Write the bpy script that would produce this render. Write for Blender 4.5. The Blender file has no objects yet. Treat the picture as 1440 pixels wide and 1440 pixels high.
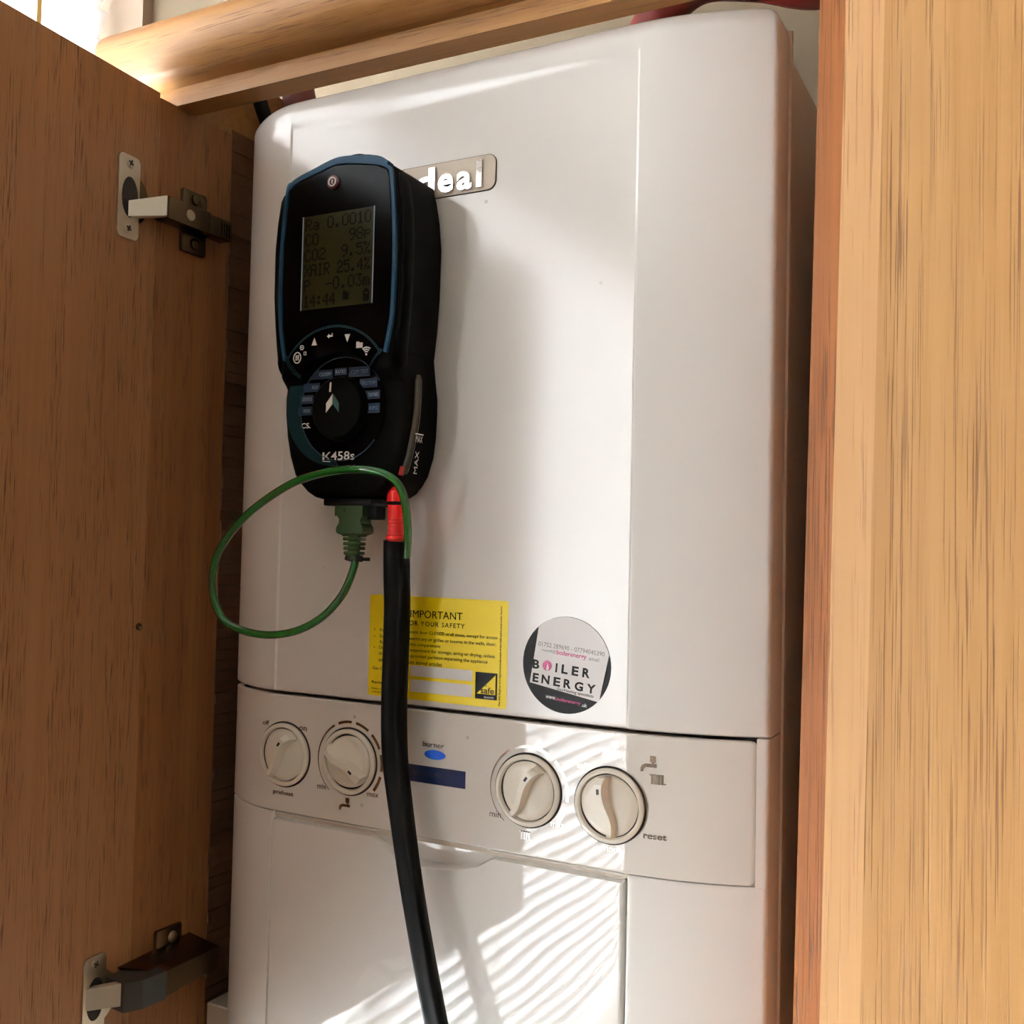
import bpy, bmesh, math, random
from mathutils import Matrix, Vector

random.seed(7)
S = bpy.context.scene
COL = S.collection
PI = math.pi

# ------------------------------------------------------------------ camera
CAM_P = (0.48088, -0.56162, 0.40603)
YAW, PITCH, ROLL = 0.48671, 0.03433, 0.02237
cy, sy = math.cos(YAW), math.sin(YAW)
fw = Vector((-sy * math.cos(PITCH), cy * math.cos(PITCH), math.sin(PITCH)))
rt = Vector((cy, sy, 0.0))
up = rt.cross(fw)
r2 = rt * math.cos(ROLL) + up * math.sin(ROLL)
u2 = -rt * math.sin(ROLL) + up * math.cos(ROLL)
m = Matrix((r2, u2, -fw)).transposed().to_4x4()
m.translation = CAM_P
cd = bpy.data.cameras.new('camera')
cam = bpy.data.objects.new('camera', cd)
COL.objects.link(cam)
cam.matrix_world = m
cd.sensor_width = 36.0
cd.lens = 36.0
cd.clip_start = 0.01
S.camera = cam

# ------------------------------------------------------------------ light and exposure
S.view_settings.view_transform = 'Standard'
S.view_settings.look = 'None'
S.view_settings.gamma = 1.0
S.view_settings.use_curve_mapping = False
S.view_settings.exposure = 0.38
w = bpy.data.worlds.new('sky')
S.world = w
w.use_nodes = True
bg = w.node_tree.nodes['Background']
bg.inputs[0].default_value = (0.85, 0.92, 1.0, 1)
bg.inputs[1].default_value = 3.0
ld = bpy.data.lights.new('daylight', 'AREA')
ld.shape = 'RECTANGLE'
ld.size = 3.4
ld.size_y = 2.8
ld.energy = 2750
ld.color = (0.92, 0.967, 0.955)
lo = bpy.data.objects.new('daylight', ld)
COL.objects.link(lo)
lo.location = (-1.25, -1.15, 0.25)
lo.rotation_euler = (PI / 2, 0, -PI / 2)      # shines into the room, +X
S.cycles.max_bounces = 10
S.cycles.diffuse_bounces = 6
S.cycles.transparent_max_bounces = 12
S.cycles.sample_clamp_indirect = 6.0


# ------------------------------------------------------------------ helpers
def lin(c):
    c = c / 255.0
    return c / 12.92 if c <= 0.04045 else ((c + 0.055) / 1.055) ** 2.4


def RGB(r, g, b):
    return (lin(r), lin(g), lin(b), 1.0)


def newmat(name):
    mt = bpy.data.materials.new(name)
    mt.use_nodes = True
    nt = mt.node_tree
    return mt, nt, nt.nodes['Principled BSDF']


def plain(name, col, rough=0.5, metal=0.0, spec=0.5, noise=0.06, nscale=60, bump=0.0, coat=0.0, bscale=None):
    """procedural finish: base colour with slight mottling and optional fine relief"""
    mt, nt, b = newmat(name)
    tc = nt.nodes.new('ShaderNodeTexCoord')
    no = nt.nodes.new('ShaderNodeTexNoise')
    no.inputs['Scale'].default_value = nscale
    no.inputs['Detail'].default_value = 4
    nt.links.new(tc.outputs['Object'], no.inputs['Vector'])
    mx = nt.nodes.new('ShaderNodeMix')
    mx.data_type = 'RGBA'
    mx.inputs[6].default_value = tuple(c * (1 - noise) for c in col[:3]) + (1,)
    mx.inputs[7].default_value = tuple(min(1, c * (1 + noise)) for c in col[:3]) + (1,)
    nt.links.new(no.outputs['Fac'], mx.inputs[0])
    nt.links.new(mx.outputs[2], b.inputs['Base Color'])
    b.inputs['Roughness'].default_value = rough
    b.inputs['Metallic'].default_value = metal
    b.inputs['Specular IOR Level'].default_value = spec
    if coat:
        b.inputs['Coat Weight'].default_value = coat
        b.inputs['Coat Roughness'].default_value = 0.05
    if bump:
        n2 = nt.nodes.new('ShaderNodeTexNoise')
        n2.inputs['Scale'].default_value = bscale or nscale
        n2.inputs['Detail'].default_value = 2
        nt.links.new(tc.outputs['Object'], n2.inputs['Vector'])
        bp = nt.nodes.new('ShaderNodeBump')
        bp.inputs['Strength'].default_value = 1.0
        bp.inputs['Distance'].default_value = bump
        nt.links.new(n2.outputs['Fac'], bp.inputs['Height'])
        nt.links.new(bp.outputs['Normal'], b.inputs['Normal'])
    return mt


def wood(name, light, dark, pore, axis='Z', fine=1.0, pore_lo=0.60, pore_hi=0.70, rough=0.42, seed=0.0, figure=1.0, pal=14):
    """oak: broad colour bands, growth figure and short dark pores, all running along one axis"""
    mt, nt, b = newmat(name)
    L = nt.links
    tc = nt.nodes.new('ShaderNodeTexCoord')

    def layer(across, along, detail, dist=0.0, off=0.0):
        mp = nt.nodes.new('ShaderNodeMapping')
        sc = {'Z': (across, across, along), 'X': (along, across, across), 'Y': (across, along, across)}[axis]
        mp.inputs['Scale'].default_value = sc
        mp.inputs['Location'].default_value = (seed + off, seed * 1.7 + off, seed * 0.3)
        L.new(tc.outputs['Object'], mp.inputs['Vector'])
        n = nt.nodes.new('ShaderNodeTexNoise')
        n.inputs['Scale'].default_value = 1.0
        n.inputs['Detail'].default_value = detail
        n.inputs['Distortion'].default_value = dist
        L.new(mp.outputs['Vector'], n.inputs['Vector'])
        return n.outputs['Fac']

    def ramp(src, lo_, hi_):
        r = nt.nodes.new('ShaderNodeMapRange')
        r.inputs['From Min'].default_value = lo_
        r.inputs['From Max'].default_value = hi_
        r.interpolation_type = 'SMOOTHSTEP'
        L.new(src, r.inputs['Value'])
        return r.outputs['Result']

    def mix(f, a, c):
        mx = nt.nodes.new('ShaderNodeMix')
        mx.data_type = 'RGBA'
        if isinstance(f, float):
            mx.inputs[0].default_value = f
        else:
            L.new(f, mx.inputs[0])
        for k, v in ((6, a), (7, c)):
            if isinstance(v, tuple):
                mx.inputs[k].default_value = v
            else:
                L.new(v, mx.inputs[k])
        return mx.outputs[2]

    def mul(a, k):
        q = nt.nodes.new('ShaderNodeMath')
        q.operation = 'MULTIPLY'
        L.new(a, q.inputs[0])
        if isinstance(k, (int, float)):
            q.inputs[1].default_value = k
        else:
            L.new(k, q.inputs[1])
        return q.outputs[0]

    broad = ramp(layer(16 * fine, 0.8, 3, 0.6), 0.3, 0.72)
    streak = ramp(layer(120 * fine, 2.2, 4, 0.3, 3.1), 0.35, 0.7)
    c1 = mix(mul(broad, 0.75 * figure), light, dark)
    c2 = mix(mul(streak, 0.5), c1, dark)
    p1 = ramp(layer(1000 * fine, pal, 2, 0.0, 7.7), pore_lo, pore_hi)
    p2 = ramp(layer(90 * fine, 5, 2, 0.0, 1.3), 0.35, 0.6)
    pp = mul(p1, p2)
    c3 = mix(mul(pp, 0.85), c2, pore)
    L.new(c3, b.inputs['Base Color'])
    b.inputs['Roughness'].default_value = rough
    b.inputs['Specular IOR Level'].default_value = 0.35
    bp = nt.nodes.new('ShaderNodeBump')
    bp.inputs['Strength'].default_value = 0.5
    bp.inputs['Distance'].default_value = 0.0003
    bp.invert = True
    L.new(pp, bp.inputs['Height'])
    L.new(bp.outputs['Normal'], b.inputs['Normal'])
    return mt


def white_gloss(name, col, rough, wave, wscale, peel=0.0, specks=True, spec=0.6):
    """white boiler enamel or plastic: glossy, faint waviness in the reflection, a few dirt specks"""
    mt, nt, b = newmat(name)
    L = nt.links
    tc = nt.nodes.new('ShaderNodeTexCoord')
    n = nt.nodes.new('ShaderNodeTexNoise')
    n.inputs['Scale'].default_value = 6
    L.new(tc.outputs['Object'], n.inputs['Vector'])
    mx = nt.nodes.new('ShaderNodeMix')
    mx.data_type = 'RGBA'
    mx.inputs[6].default_value = tuple(c * 0.97 for c in col[:3]) + (1,)
    mx.inputs[7].default_value = col
    L.new(n.outputs['Fac'], mx.inputs[0])
    out = mx.outputs[2]
    if specks:
        v = nt.nodes.new('ShaderNodeTexVoronoi')
        v.inputs['Scale'].default_value = 55
        L.new(tc.outputs['Object'], v.inputs['Vector'])
        r = nt.nodes.new('ShaderNodeMapRange')
        r.inputs['From Min'].default_value = 0.085
        r.inputs['From Max'].default_value = 0.05
        L.new(v.outputs['Distance'], r.inputs['Value'])
        n3 = nt.nodes.new('ShaderNodeTexNoise')
        n3.inputs['Scale'].default_value = 9
        L.new(tc.outputs['Object'], n3.inputs['Vector'])
        r3 = nt.nodes.new('ShaderNodeMapRange')
        r3.inputs['From Min'].default_value = 0.58
        r3.inputs['From Max'].default_value = 0.72
        L.new(n3.outputs['Fac'], r3.inputs['Value'])
        q = nt.nodes.new('ShaderNodeMath')
        q.operation = 'MULTIPLY'
        L.new(r.outputs['Result'], q.inputs[0])
        L.new(r3.outputs['Result'], q.inputs[1])
        m2 = nt.nodes.new('ShaderNodeMix')
        m2.data_type = 'RGBA'
        L.new(q.outputs[0], m2.inputs[0])
        L.new(out, m2.inputs[6])
        m2.inputs[7].default_value = RGB(110, 90, 70)
        out = m2.outputs[2]
    L.new(out, b.inputs['Base Color'])
    b.inputs['Roughness'].default_value = rough
    b.inputs['Specular IOR Level'].default_value = spec
    n2 = nt.nodes.new('ShaderNodeTexNoise')
    n2.inputs['Scale'].default_value = wscale
    n2.inputs['Detail'].default_value = 1
    L.new(tc.outputs['Object'], n2.inputs['Vector'])
    bp = nt.nodes.new('ShaderNodeBump')
    bp.inputs['Distance'].default_value = wave
    L.new(n2.outputs['Fac'], bp.inputs['Height'])
    last = bp
    if peel:
        n4 = nt.nodes.new('ShaderNodeTexNoise')
        n4.inputs['Scale'].default_value = 260
        L.new(tc.outputs['Object'], n4.inputs['Vector'])
        b2 = nt.nodes.new('ShaderNodeBump')
        b2.inputs['Distance'].default_value = peel
        L.new(n4.outputs['Fac'], b2.inputs['Height'])
        L.new(bp.outputs['Normal'], b2.inputs['Normal'])
        last = b2
    L.new(last.outputs['Normal'], b.inputs['Normal'])
    return mt


M = {}
M['enamel'] = white_gloss('white_enamel', RGB(241, 238, 233), 0.15, 0.00025, 9, 0.000006, spec=1.0)
M['plastic'] = white_gloss('white_plastic', RGB(234, 229, 221), 0.03, 0.00026, 16, 0, True, spec=1.0)
M['flap'] = white_gloss('white_flap_plastic', RGB(241, 238, 233), 0.03, 0.00016, 14, 0, False, spec=1.0)
M['knob'] = plain('cream_knob_plastic', RGB(235, 228, 214), 0.22, noise=0.03, nscale=20)
M['gapdark'] = plain('dark_gap', RGB(38, 30, 24), 0.7)  # near-black: painted shade for gaps and recesses, own colour of small marks
M['foil'] = plain('printed_foil', RGB(178, 168, 160), 0.12, metal=1.0, noise=0.02)
M['chrome'] = plain('chrome_letters', RGB(235, 235, 235), 0.10, metal=1.0, noise=0.02, bump=0.00008, bscale=120)
M['badge'] = plain('badge_silver', RGB(178, 164, 146), 0.35, metal=0.2, noise=0.03)
M['blue_lamp'] = plain('blue_lamp', RGB(40, 98, 215), 0.2, noise=0.05)
M['blue_lcd'] = plain('blue_display', RGB(30, 42, 74), 0.12, noise=0.12, nscale=150)
M['lcd_dark'] = plain('display_segments', RGB(18, 26, 52), 0.3)
M['yellow'] = plain('yellow_label', RGB(246, 218, 8), 0.35, noise=0.03)
M['lwhite'] = plain('label_white', RGB(240, 238, 236), 0.3, noise=0.02)
M['lblack'] = plain('label_black', RGB(8, 8, 8), 0.45, spec=0.2)
M['lpink'] = plain('label_pink', RGB(190, 60, 125), 0.35)
M['lgrey'] = plain('label_grey', RGB(120, 120, 124), 0.35)
M['rubber'] = plain('black_rubber', RGB(3, 3, 3), 0.55, spec=0.07, noise=0.2, nscale=300, bump=0.00003, bscale=900)
M['blackgloss'] = plain('black_fascia', RGB(2, 2, 3), 0.16, spec=0.08)
M['bezel'] = plain('petrol_blue_bezel', RGB(34, 72, 98), 0.45, spec=0.2, noise=0.06)
M['teal'] = plain('dark_teal', RGB(6, 42, 50), 0.45, spec=0.2, noise=0.08)
M['plate_blue'] = plain('dial_label_blue', RGB(48, 64, 84), 0.45, spec=0.2)
M['iconwhite'] = plain('icon_white', RGB(225, 222, 216), 0.4)
M['icongrey'] = plain('icon_grey', RGB(138, 156, 176), 0.4)
M['lcd_olive'] = plain('olive_lcd', RGB(44, 42, 22), 0.25, noise=0.12, nscale=40, spec=0.15)
M['lcdtext'] = plain('lcd_text', RGB(11, 10, 6), 0.6, spec=0.05)
M['greenmark'] = plain('dark_green_mark', RGB(52, 94, 80), 0.4)
M['trapglass'] = plain('smoky_trap', RGB(56, 48, 36), 0.10, noise=0.2, nscale=90)
M['trapred'] = plain('trap_red', RGB(150, 40, 36), 0.2)
M['hose'] = plain('black_sleeve', RGB(4, 4, 4), 0.42, spec=0.12, noise=0.2, nscale=30, bump=0.0002, bscale=40)
M['redplug'] = plain('red_connector', RGB(228, 26, 22), 0.3, noise=0.08)
M['greenplug'] = plain('green_connector', RGB(42, 70, 28), 0.45, noise=0.08)
M['greencable'] = plain('green_cable', RGB(20, 88, 32), 0.12, noise=0.08, coat=0.6)
M['tie'] = plain('black_tie', RGB(7, 7, 7), 0.5, spec=0.2)
M['nickel'] = plain('satin_nickel', RGB(205, 192, 168), 0.30, metal=1.0, noise=0.05)
M['nickeldark'] = plain('dark_nickel', RGB(104, 88, 66), 0.25, metal=1.0, noise=0.08)
M['steel_link'] = plain('bright_steel_link', RGB(232, 224, 206), 0.34, metal=0.85, noise=0.05, nscale=120)
M['hingeblack'] = plain('grey_black_plastic', RGB(52, 50, 46), 0.45)
M['oak_door'] = wood('oak_door_veneer', RGB(168, 121, 79), RGB(150, 102, 62), RGB(90, 57, 32), 'Z', 1.2, 0.50, 0.68, 0.42, 0.0, 0.7, 40)
M['oak_side'] = wood('oak_side_veneer', RGB(152, 103, 60), RGB(130, 82, 45), RGB(82, 49, 25), 'Z', 1.3, 0.52, 0.68, 0.45, 4.0, 0.8, 40)
M['oak_edge'] = wood('oak_edge', RGB(150, 92, 40), RGB(120, 68, 25), RGB(84, 45, 16), 'Z', 1.3, 0.50, 0.62, 0.45, 9.0)
M['oak_cornice'] = wood('oak_cornice', RGB(160, 115, 62), RGB(130, 87, 41), RGB(90, 55, 24), 'X', 1.2, 0.54, 0.7, 0.5, 2.0, 1.0, 30)
M['oak_front'] = wood('oak_front_veneer', RGB(174, 131, 82), RGB(156, 111, 62), RGB(98, 60, 29), 'Z', 1.25, 0.54, 0.64, 0.40, 6.0, 0.8, 12)
M['oak_lip'] = wood('oak_lipping', RGB(196, 154, 108), RGB(174, 126, 80), RGB(132, 88, 50), 'Z', 1.1, 0.57, 0.68, 0.28, 12.0)
M['rough'] = plain('rough_sawn_timber', RGB(96, 62, 34), 0.9, noise=0.35, nscale=25, bump=0.004, bscale=60)
M['pale'] = plain('pale_batten', RGB(206, 190, 168), 0.6, noise=0.06)
M['wall'] = plain('cream_plaster', RGB(122, 112, 102), 0.85, noise=0.07, nscale=4, bump=0.0008, bscale=30)
M['backwall'] = plain('stained_plaster', RGB(112, 98, 78), 0.85, noise=0.16, nscale=5, bump=0.001, bscale=25)
M['jamb'] = plain('tan_reveal_plaster', RGB(148, 130, 112), 0.6, noise=0.03, nscale=8)
M['ceil'] = plain('ceiling_white', RGB(138, 130, 122), 0.9, noise=0.02)
M['floor'] = wood('floor_boards', RGB(112, 92, 72), RGB(88, 70, 52), RGB(66, 50, 36), 'Y', 0.4)
M['upvc'] = plain('white_window_frame', RGB(236, 236, 232), 0.3, noise=0.02)
M['redpipe'] = plain('dark_red_pipe', RGB(96, 16, 10), 0.45, noise=0.2, nscale=30)
M['darkred'] = plain('old_red_pipe', RGB(92, 34, 24), 0.6, noise=0.3, nscale=40)
M['chassis'] = plain('white_chassis', RGB(206, 194, 176), 0.4, noise=0.04)
M['darkback'] = plain('dark_back_panel', RGB(84, 56, 30), 0.7, noise=0.15, nscale=10)
M['cordyellow'] = plain('cord', RGB(214, 190, 120), 0.7)

# translucent slat
mt, nt, b = newmat('translucent_slat')
tr = nt.nodes.new('ShaderNodeBsdfTranslucent')
tr.inputs['Color'].default_value = RGB(246, 245, 246)
mxs = nt.nodes.new('ShaderNodeMixShader')
b.inputs['Base Color'].default_value = RGB(243, 242, 243)
b.inputs['Roughness'].default_value = 0.35
mxs.inputs[0].default_value = 0.6
nt.links.new(b.outputs[0], mxs.inputs[1])
nt.links.new(tr.outputs[0], mxs.inputs[2])
nt.links.new(mxs.outputs[0], nt.nodes['Material Output'].inputs['Surface'])
M['slat'] = mt
# window glass: clear sheet with a fresnel reflection
mt, nt, b = newmat('window_glass')
tp = nt.nodes.new('ShaderNodeBsdfTransparent')
tp.inputs['Color'].default_value = (0.96, 0.965, 0.97, 1)
gl = nt.nodes.new('ShaderNodeBsdfGlossy')
gl.inputs['Roughness'].default_value = 0.01
fr = nt.nodes.new('ShaderNodeFresnel')
fr.inputs['IOR'].default_value = 1.45
mxs = nt.nodes.new('ShaderNodeMixShader')
nt.links.new(fr.outputs[0], mxs.inputs[0])
nt.links.new(tp.outputs[0], mxs.inputs[1])
nt.links.new(gl.outputs[0], mxs.inputs[2])
nt.links.new(mxs.outputs[0], nt.nodes['Material Output'].inputs['Surface'])
M['glass'] = mt


class MB:
    def __init__(self):
        self.v, self.f = [], []

    def add(self, vs, fs):
        o = len(self.v)
        self.v += [tuple(p) for p in vs]
        self.f += [tuple(i + o for i in f) for f in fs]
        return self

    def box(self, a, b_, bevel=0.0, seg=2):
        bm = bmesh.new()
        bmesh.ops.create_cube(bm, size=1.0)
        for v in bm.verts:
            v.co = Vector(((a[i] + b_[i]) / 2 + v.co[i] * (b_[i] - a[i]) for i in range(3)))
        if bevel:
            bmesh.ops.bevel(bm, geom=bm.edges[:], offset=bevel, segments=seg, affect='EDGES', profile=0.5)
        bm.verts.index_update()
        self.add([v.co[:] for v in bm.verts], [[v.index for v in f.verts] for f in bm.faces])
        bm.free()
        return self

    def hull(self, p8):
        """box from 8 corners: bottom four, top four"""
        return self.add(p8, [(0, 3, 2, 1), (4, 5, 6, 7), (0, 1, 5, 4), (1, 2, 6, 5), (2, 3, 7, 6), (3, 0, 4, 7)])

    def plate(self, poly, y0, t, axis='y', y1=None):
        """polygon in X-Z lying at y0 (front, towards -Y) with thickness t; y0 may be a function of z"""
        n = len(poly)
        g = y0 if callable(y0) else (lambda x, z: y0)
        vs = [(x, g(x, z), z) for x, z in poly] + [(x, g(x, z) + t, z) for x, z in poly]
        fs = [tuple(range(n)), tuple(range(2 * n - 1, n - 1, -1))]
        fs += [(i, n + i, n + (i + 1) % n, (i + 1) % n) for i in range(n)]
        return self.add(vs, fs)

    def ribbon(self, pts, w_, y0, t, closed=False):
        """flat raised line following pts in X-Z; w_ is a width or a function of the position 0..1"""
        n = len(pts)
        g = y0 if callable(y0) else (lambda x, z: y0)
        L_, R_ = [], []
        for i, p in enumerate(pts):
            if closed:
                a, b_ = pts[i - 1], pts[(i + 1) % n]
            else:
                a, b_ = pts[max(i - 1, 0)], pts[min(i + 1, n - 1)]
            dx, dz = b_[0] - a[0], b_[1] - a[1]
            l = math.hypot(dx, dz) or 1
            ww = (w_(i / (n - 1)) if callable(w_) else w_) / 2
            nx, nz = -dz / l * ww, dx / l * ww
            L_.append((p[0] + nx, p[1] + nz))
            R_.append((p[0] - nx, p[1] - nz))
        o = len(self.v)
        for (a, b_) in zip(L_, R_):
            self.v += [(a[0], g(*a), a[1]), (b_[0], g(*b_), b_[1]), (b_[0], g(*b_) + t, b_[1]), (a[0], g(*a) + t, a[1])]
        m_ = n if closed else n - 1
        for i in range(m_):
            k, q = o + 4 * i, o + 4 * ((i + 1) % n)
            for j in range(4):
                self.f.append((k + j, k + (j + 1) % 4, q + (j + 1) % 4, q + j))
        if not closed:
            self.f.append((o, o + 3, o + 2, o + 1))
            e = o + 4 * (n - 1)
            self.f.append((e, e + 1, e + 2, e + 3))
        return self

    def tube(self, pts, rad, seg=12, sect=None, upv=(0, 0, 1), cap=True):
        """sweep; rad number/list, or sect = list of (a, b) section points with frame (side, normal)"""
        pts = [Vector(p) for p in pts]
        n = len(pts)
        rr = rad if isinstance(rad, (list, tuple)) else [rad] * n
        if sect is None:
            sect = [(math.cos(2 * PI * k / seg), math.sin(2 * PI * k / seg)) for k in range(seg)]
        ns = len(sect)
        o = len(self.v)
        prev = None
        for i, p in enumerate(pts):
            t = (pts[min(i + 1, n - 1)] - pts[max(i - 1, 0)]).normalized()
            if prev is None:
                ref = Vector(upv)
                if abs(t.dot(ref)) > 0.95:
                    ref = Vector((0, 1, 0)) if abs(t.y) < 0.9 else Vector((1, 0, 0))
                s = t.cross(ref).normalized()
            else:
                s = (prev - t * prev.dot(t)).normalized()
            prev = s
            u = s.cross(t)
            for a, b_ in sect:
                q = p + s * (a * rr[i]) + u * (b_ * rr[i])
                self.v.append(q[:])
        for i in range(n - 1):
            for k in range(ns):
                k2 = (k + 1) % ns
                self.f.append((o + i * ns + k, o + i * ns + k2, o + (i + 1) * ns + k2, o + (i + 1) * ns + k))
        if cap:
            self.f.append(tuple(o + k for k in range(ns - 1, -1, -1)))
            self.f.append(tuple(o + (n - 1) * ns + k for k in range(ns)))
        return self

    def lathe(self, prof, c, axis, seg=32):
        """prof list of (radius, height) turned about axis through c"""
        ax = Vector(axis).normalized()
        s = ax.orthogonal().normalized()
        u = ax.cross(s)
        c = Vector(c)
        rings = []
        for r, h in prof:
            if r < 1e-7:
                self.v.append((c + ax * h)[:])
                rings.append([len(self.v) - 1])
            else:
                o = len(self.v)
                for k in range(seg):
                    a = 2 * PI * k / seg
                    self.v.append((c + ax * h + s * (r * math.cos(a)) + u * (r * math.sin(a)))[:])
                rings.append(list(range(o, o + seg)))
        for A, B in zip(rings, rings[1:]):
            for k in range(seg):
                k2 = (k + 1) % seg
                if len(A) == 1 and len(B) == 1:
                    continue
                if len(A) == 1:
                    self.f.append((A[0], B[k2], B[k]))
                elif len(B) == 1:
                    self.f.append((A[k], A[k2], B[0]))
                else:
                    self.f.append((A[k], A[k2], B[k2], B[k]))
        return self

    def field(self, xl, xr, zs, ts, yf, back):
        """relief surface facing -Y over rows zs with edges xl(z), xr(z), and a skirt going back to y = back"""
        nt_, nz = len(ts), len(zs)
        o = len(self.v)
        for z in zs:
            a, b_ = xl(z), xr(z)
            for t in ts:
                x = a + (b_ - a) * t
                self.v.append((x, yf(x, z), z))
        idx = lambda i, j: o + j * nt_ + i
        for j in range(nz - 1):
            for i in range(nt_ - 1):
                self.f.append((idx(i, j), idx(i + 1, j), idx(i + 1, j + 1), idx(i, j + 1)))
        loop = [idx(i, 0) for i in range(nt_)] + [idx(nt_ - 1, j) for j in range(1, nz)] + \
               [idx(i, nz - 1) for i in range(nt_ - 2, -1, -1)] + [idx(0, j) for j in range(nz - 2, 0, -1)]
        o2 = len(self.v)
        bk = back if callable(back) else (lambda x, z: back)
        for k in loop:
            x, y, z = self.v[k]
            self.v.append((x, max(bk(x, z), y + 0.0005), z))
        n = len(loop)
        for k in range(n):
            k2 = (k + 1) % n
            self.f.append((loop[k], o2 + k, o2 + k2, loop[k2]))
        return self

    def build(self, name, mat, parent=None, smooth=35):
        me = bpy.data.meshes.new(name)
        me.from_pydata(self.v, [], self.f)
        bm = bmesh.new()
        bm.from_mesh(me)
        bmesh.ops.recalc_face_normals(bm, faces=bm.faces[:])
        bm.to_mesh(me)
        bm.free()
        if smooth:
            for p in me.polygons:
                p.use_smooth = True
            me.set_sharp_from_angle(angle=math.radians(smooth))
        me.materials.append(mat)
        return link(name, me, parent)


def link(name, me, parent=None):
    ob = bpy.data.objects.new(name, me)
    COL.objects.link(ob)
    if parent is not None:
        ob.parent = parent
        ob.matrix_parent_inverse = world_of(parent).inverted()
    return ob


def world_of(o):
    mm = Matrix.LocRotScale(o.location, o.rotation_euler, o.scale)
    if o.parent:
        return world_of(o.parent) @ o.matrix_parent_inverse @ mm
    return mm


def thing(name, loc, label, cat, group=None):
    o = bpy.data.objects.new(name, None)
    o.empty_display_size = 0.05
    COL.objects.link(o)
    o.location = loc
    return tag(o, label, cat, group)


def tag(o, label=None, cat=None, group=None, kind=None):
    for k, v in (('label', label), ('category', cat), ('group', group), ('kind', kind)):
        if v:
            o[k] = v
    return o


def lab(o, s):
    o['label'] = s
    return o


_fonts = {}


def text_geo(s, bold=0.0, spacing=1.0):
    cu = bpy.data.curves.new('lettering', 'FONT')
    cu.body = s
    cu.size = 1.0
    cu.resolution_u = 3
    cu.offset = bold
    cu.space_character = spacing
    ob = bpy.data.objects.new('lettering', cu)
    COL.objects.link(ob)
    dg = bpy.context.evaluated_depsgraph_get()
    me = bpy.data.meshes.new_from_object(ob.evaluated_get(dg))
    vs = [v.co.copy() for v in me.vertices]
    fs = [tuple(p.vertices) for p in me.polygons]
    bpy.data.objects.remove(ob)
    bpy.data.meshes.remove(me)
    return vs, fs


def text(mb, s, x0, x1, z0, z1, y, bold=0.0, rot=0.0, spacing=1.0, vert=False):
    """flat lettering filling the box x0..x1, z0..z1 on the plane y (y may be a function), facing -Y"""
    vs, fs = text_geo(s, 0.0 if ('M' in s or 'm' in s) else bold, spacing)
    if bold and ('M' in s or 'm' in s):      # heavier weight by doubling, the font's own offset breaks the letter m
        n = len(vs)
        vs = [v + Vector((k * bold, 0, 0)) for k in (-1, 0, 1) for v in vs]
        fs = [tuple(i + k * n for i in f) for k in (0, 1, 2) for f in fs]
    xs = [v.x for v in vs]
    ys = [v.y for v in vs]
    ax, bx, ay, by = min(xs), max(xs), min(ys), max(ys)
    cx, cz = (x0 + x1) / 2, (z0 + z1) / 2
    out = []
    for v in vs:
        a = (v.x - ax) / (bx - ax) - 0.5
        c = (v.y - ay) / (by - ay) - 0.5
        if vert:                      # reads upwards
            px, pz = -c * (x1 - x0), a * (z1 - z0)
        else:
            px, pz = a * (x1 - x0), c * (z1 - z0)
        ca, sa = math.cos(rot), math.sin(rot)
        X, Z = cx + px * ca - pz * sa, cz + px * sa + pz * ca
        out.append((X, y(X, Z) if callable(y) else y, Z))
    mb.add(out, fs)
    return mb


def rrect(x0, x1, z0, z1, r, seg=5):
    out = []
    for cx, cz, a0 in ((x1 - r, z1 - r, 0), (x0 + r, z1 - r, 90), (x0 + r, z0 + r, 180), (x1 - r, z0 + r, 270)):
        for k in range(seg + 1):
            a = math.radians(a0 + 90 * k / seg)
            out.append((cx + r * math.cos(a), cz + r * math.sin(a)))
    return out


def circ(cx, cz, r, n=32, a0=0.0, a1=360.0, rz=None):
    m_ = n if a1 - a0 >= 360 else n + 1
    return [(cx + r * math.cos(math.radians(a0 + (a1 - a0) * k / n)), cz + (rz or r) * math.sin(math.radians(a0 + (a1 - a0) * k / n))) for k in range(m_)]


def spline(pts, n=8):
    """Catmull-Rom through pts (any dimension)"""
    P_ = [Vector(p) for p in pts]
    P_ = [P_[0] * 2 - P_[1]] + P_ + [P_[-1] * 2 - P_[-2]]
    out = []
    for i in range(1, len(P_) - 2):
        a, b_, c, d = P_[i - 1:i + 3]
        for k in range(n):
            t = k / n
            out.append(0.5 * ((2 * b_) + (c - a) * t + (2 * a - 5 * b_ + 4 * c - d) * t * t + (3 * b_ - a - 3 * c + d) * t ** 3))
    out.append(P_[-2])
    return [tuple(p) for p in out]


def lerp_tab(tab, z):
    """piecewise linear table [(z, value)] with rising z"""
    if z <= tab[0][0]:
        return tab[0][1]
    for (a, va), (b_, vb) in zip(tab, tab[1:]):
        if z <= b_:
            return va + (vb - va) * (z - a) / (b_ - a)
    return tab[-1][1]


def rnd(d, r):
    """drop of a rounded edge of radius r at distance d from the rim"""
    return 0.0 if d >= r else r - math.sqrt(max(0.0, r * r - (r - max(d, 0.0)) ** 2))


def sstep(a, b_, t):
    t = min(1, max(0, (t - a) / (b_ - a)))
    return t * t * (3 - 2 * t)


# ================================================================== the room
WX, WL = -0.53, -0.70           # inner face of left wall, outer face
FZ, CZ = -1.35, 1.30
YB, YR = 0.345, -2.9            # back wall, wall behind the camera
XR = 2.4
WY0, WY1, WZ0, WZ1 = -2.6, 0.33, -0.95, 1.20   # window opening


def struct(mb, name, mat):
    return tag(mb.build(name, mat, None, 0), kind='structure')


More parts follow.
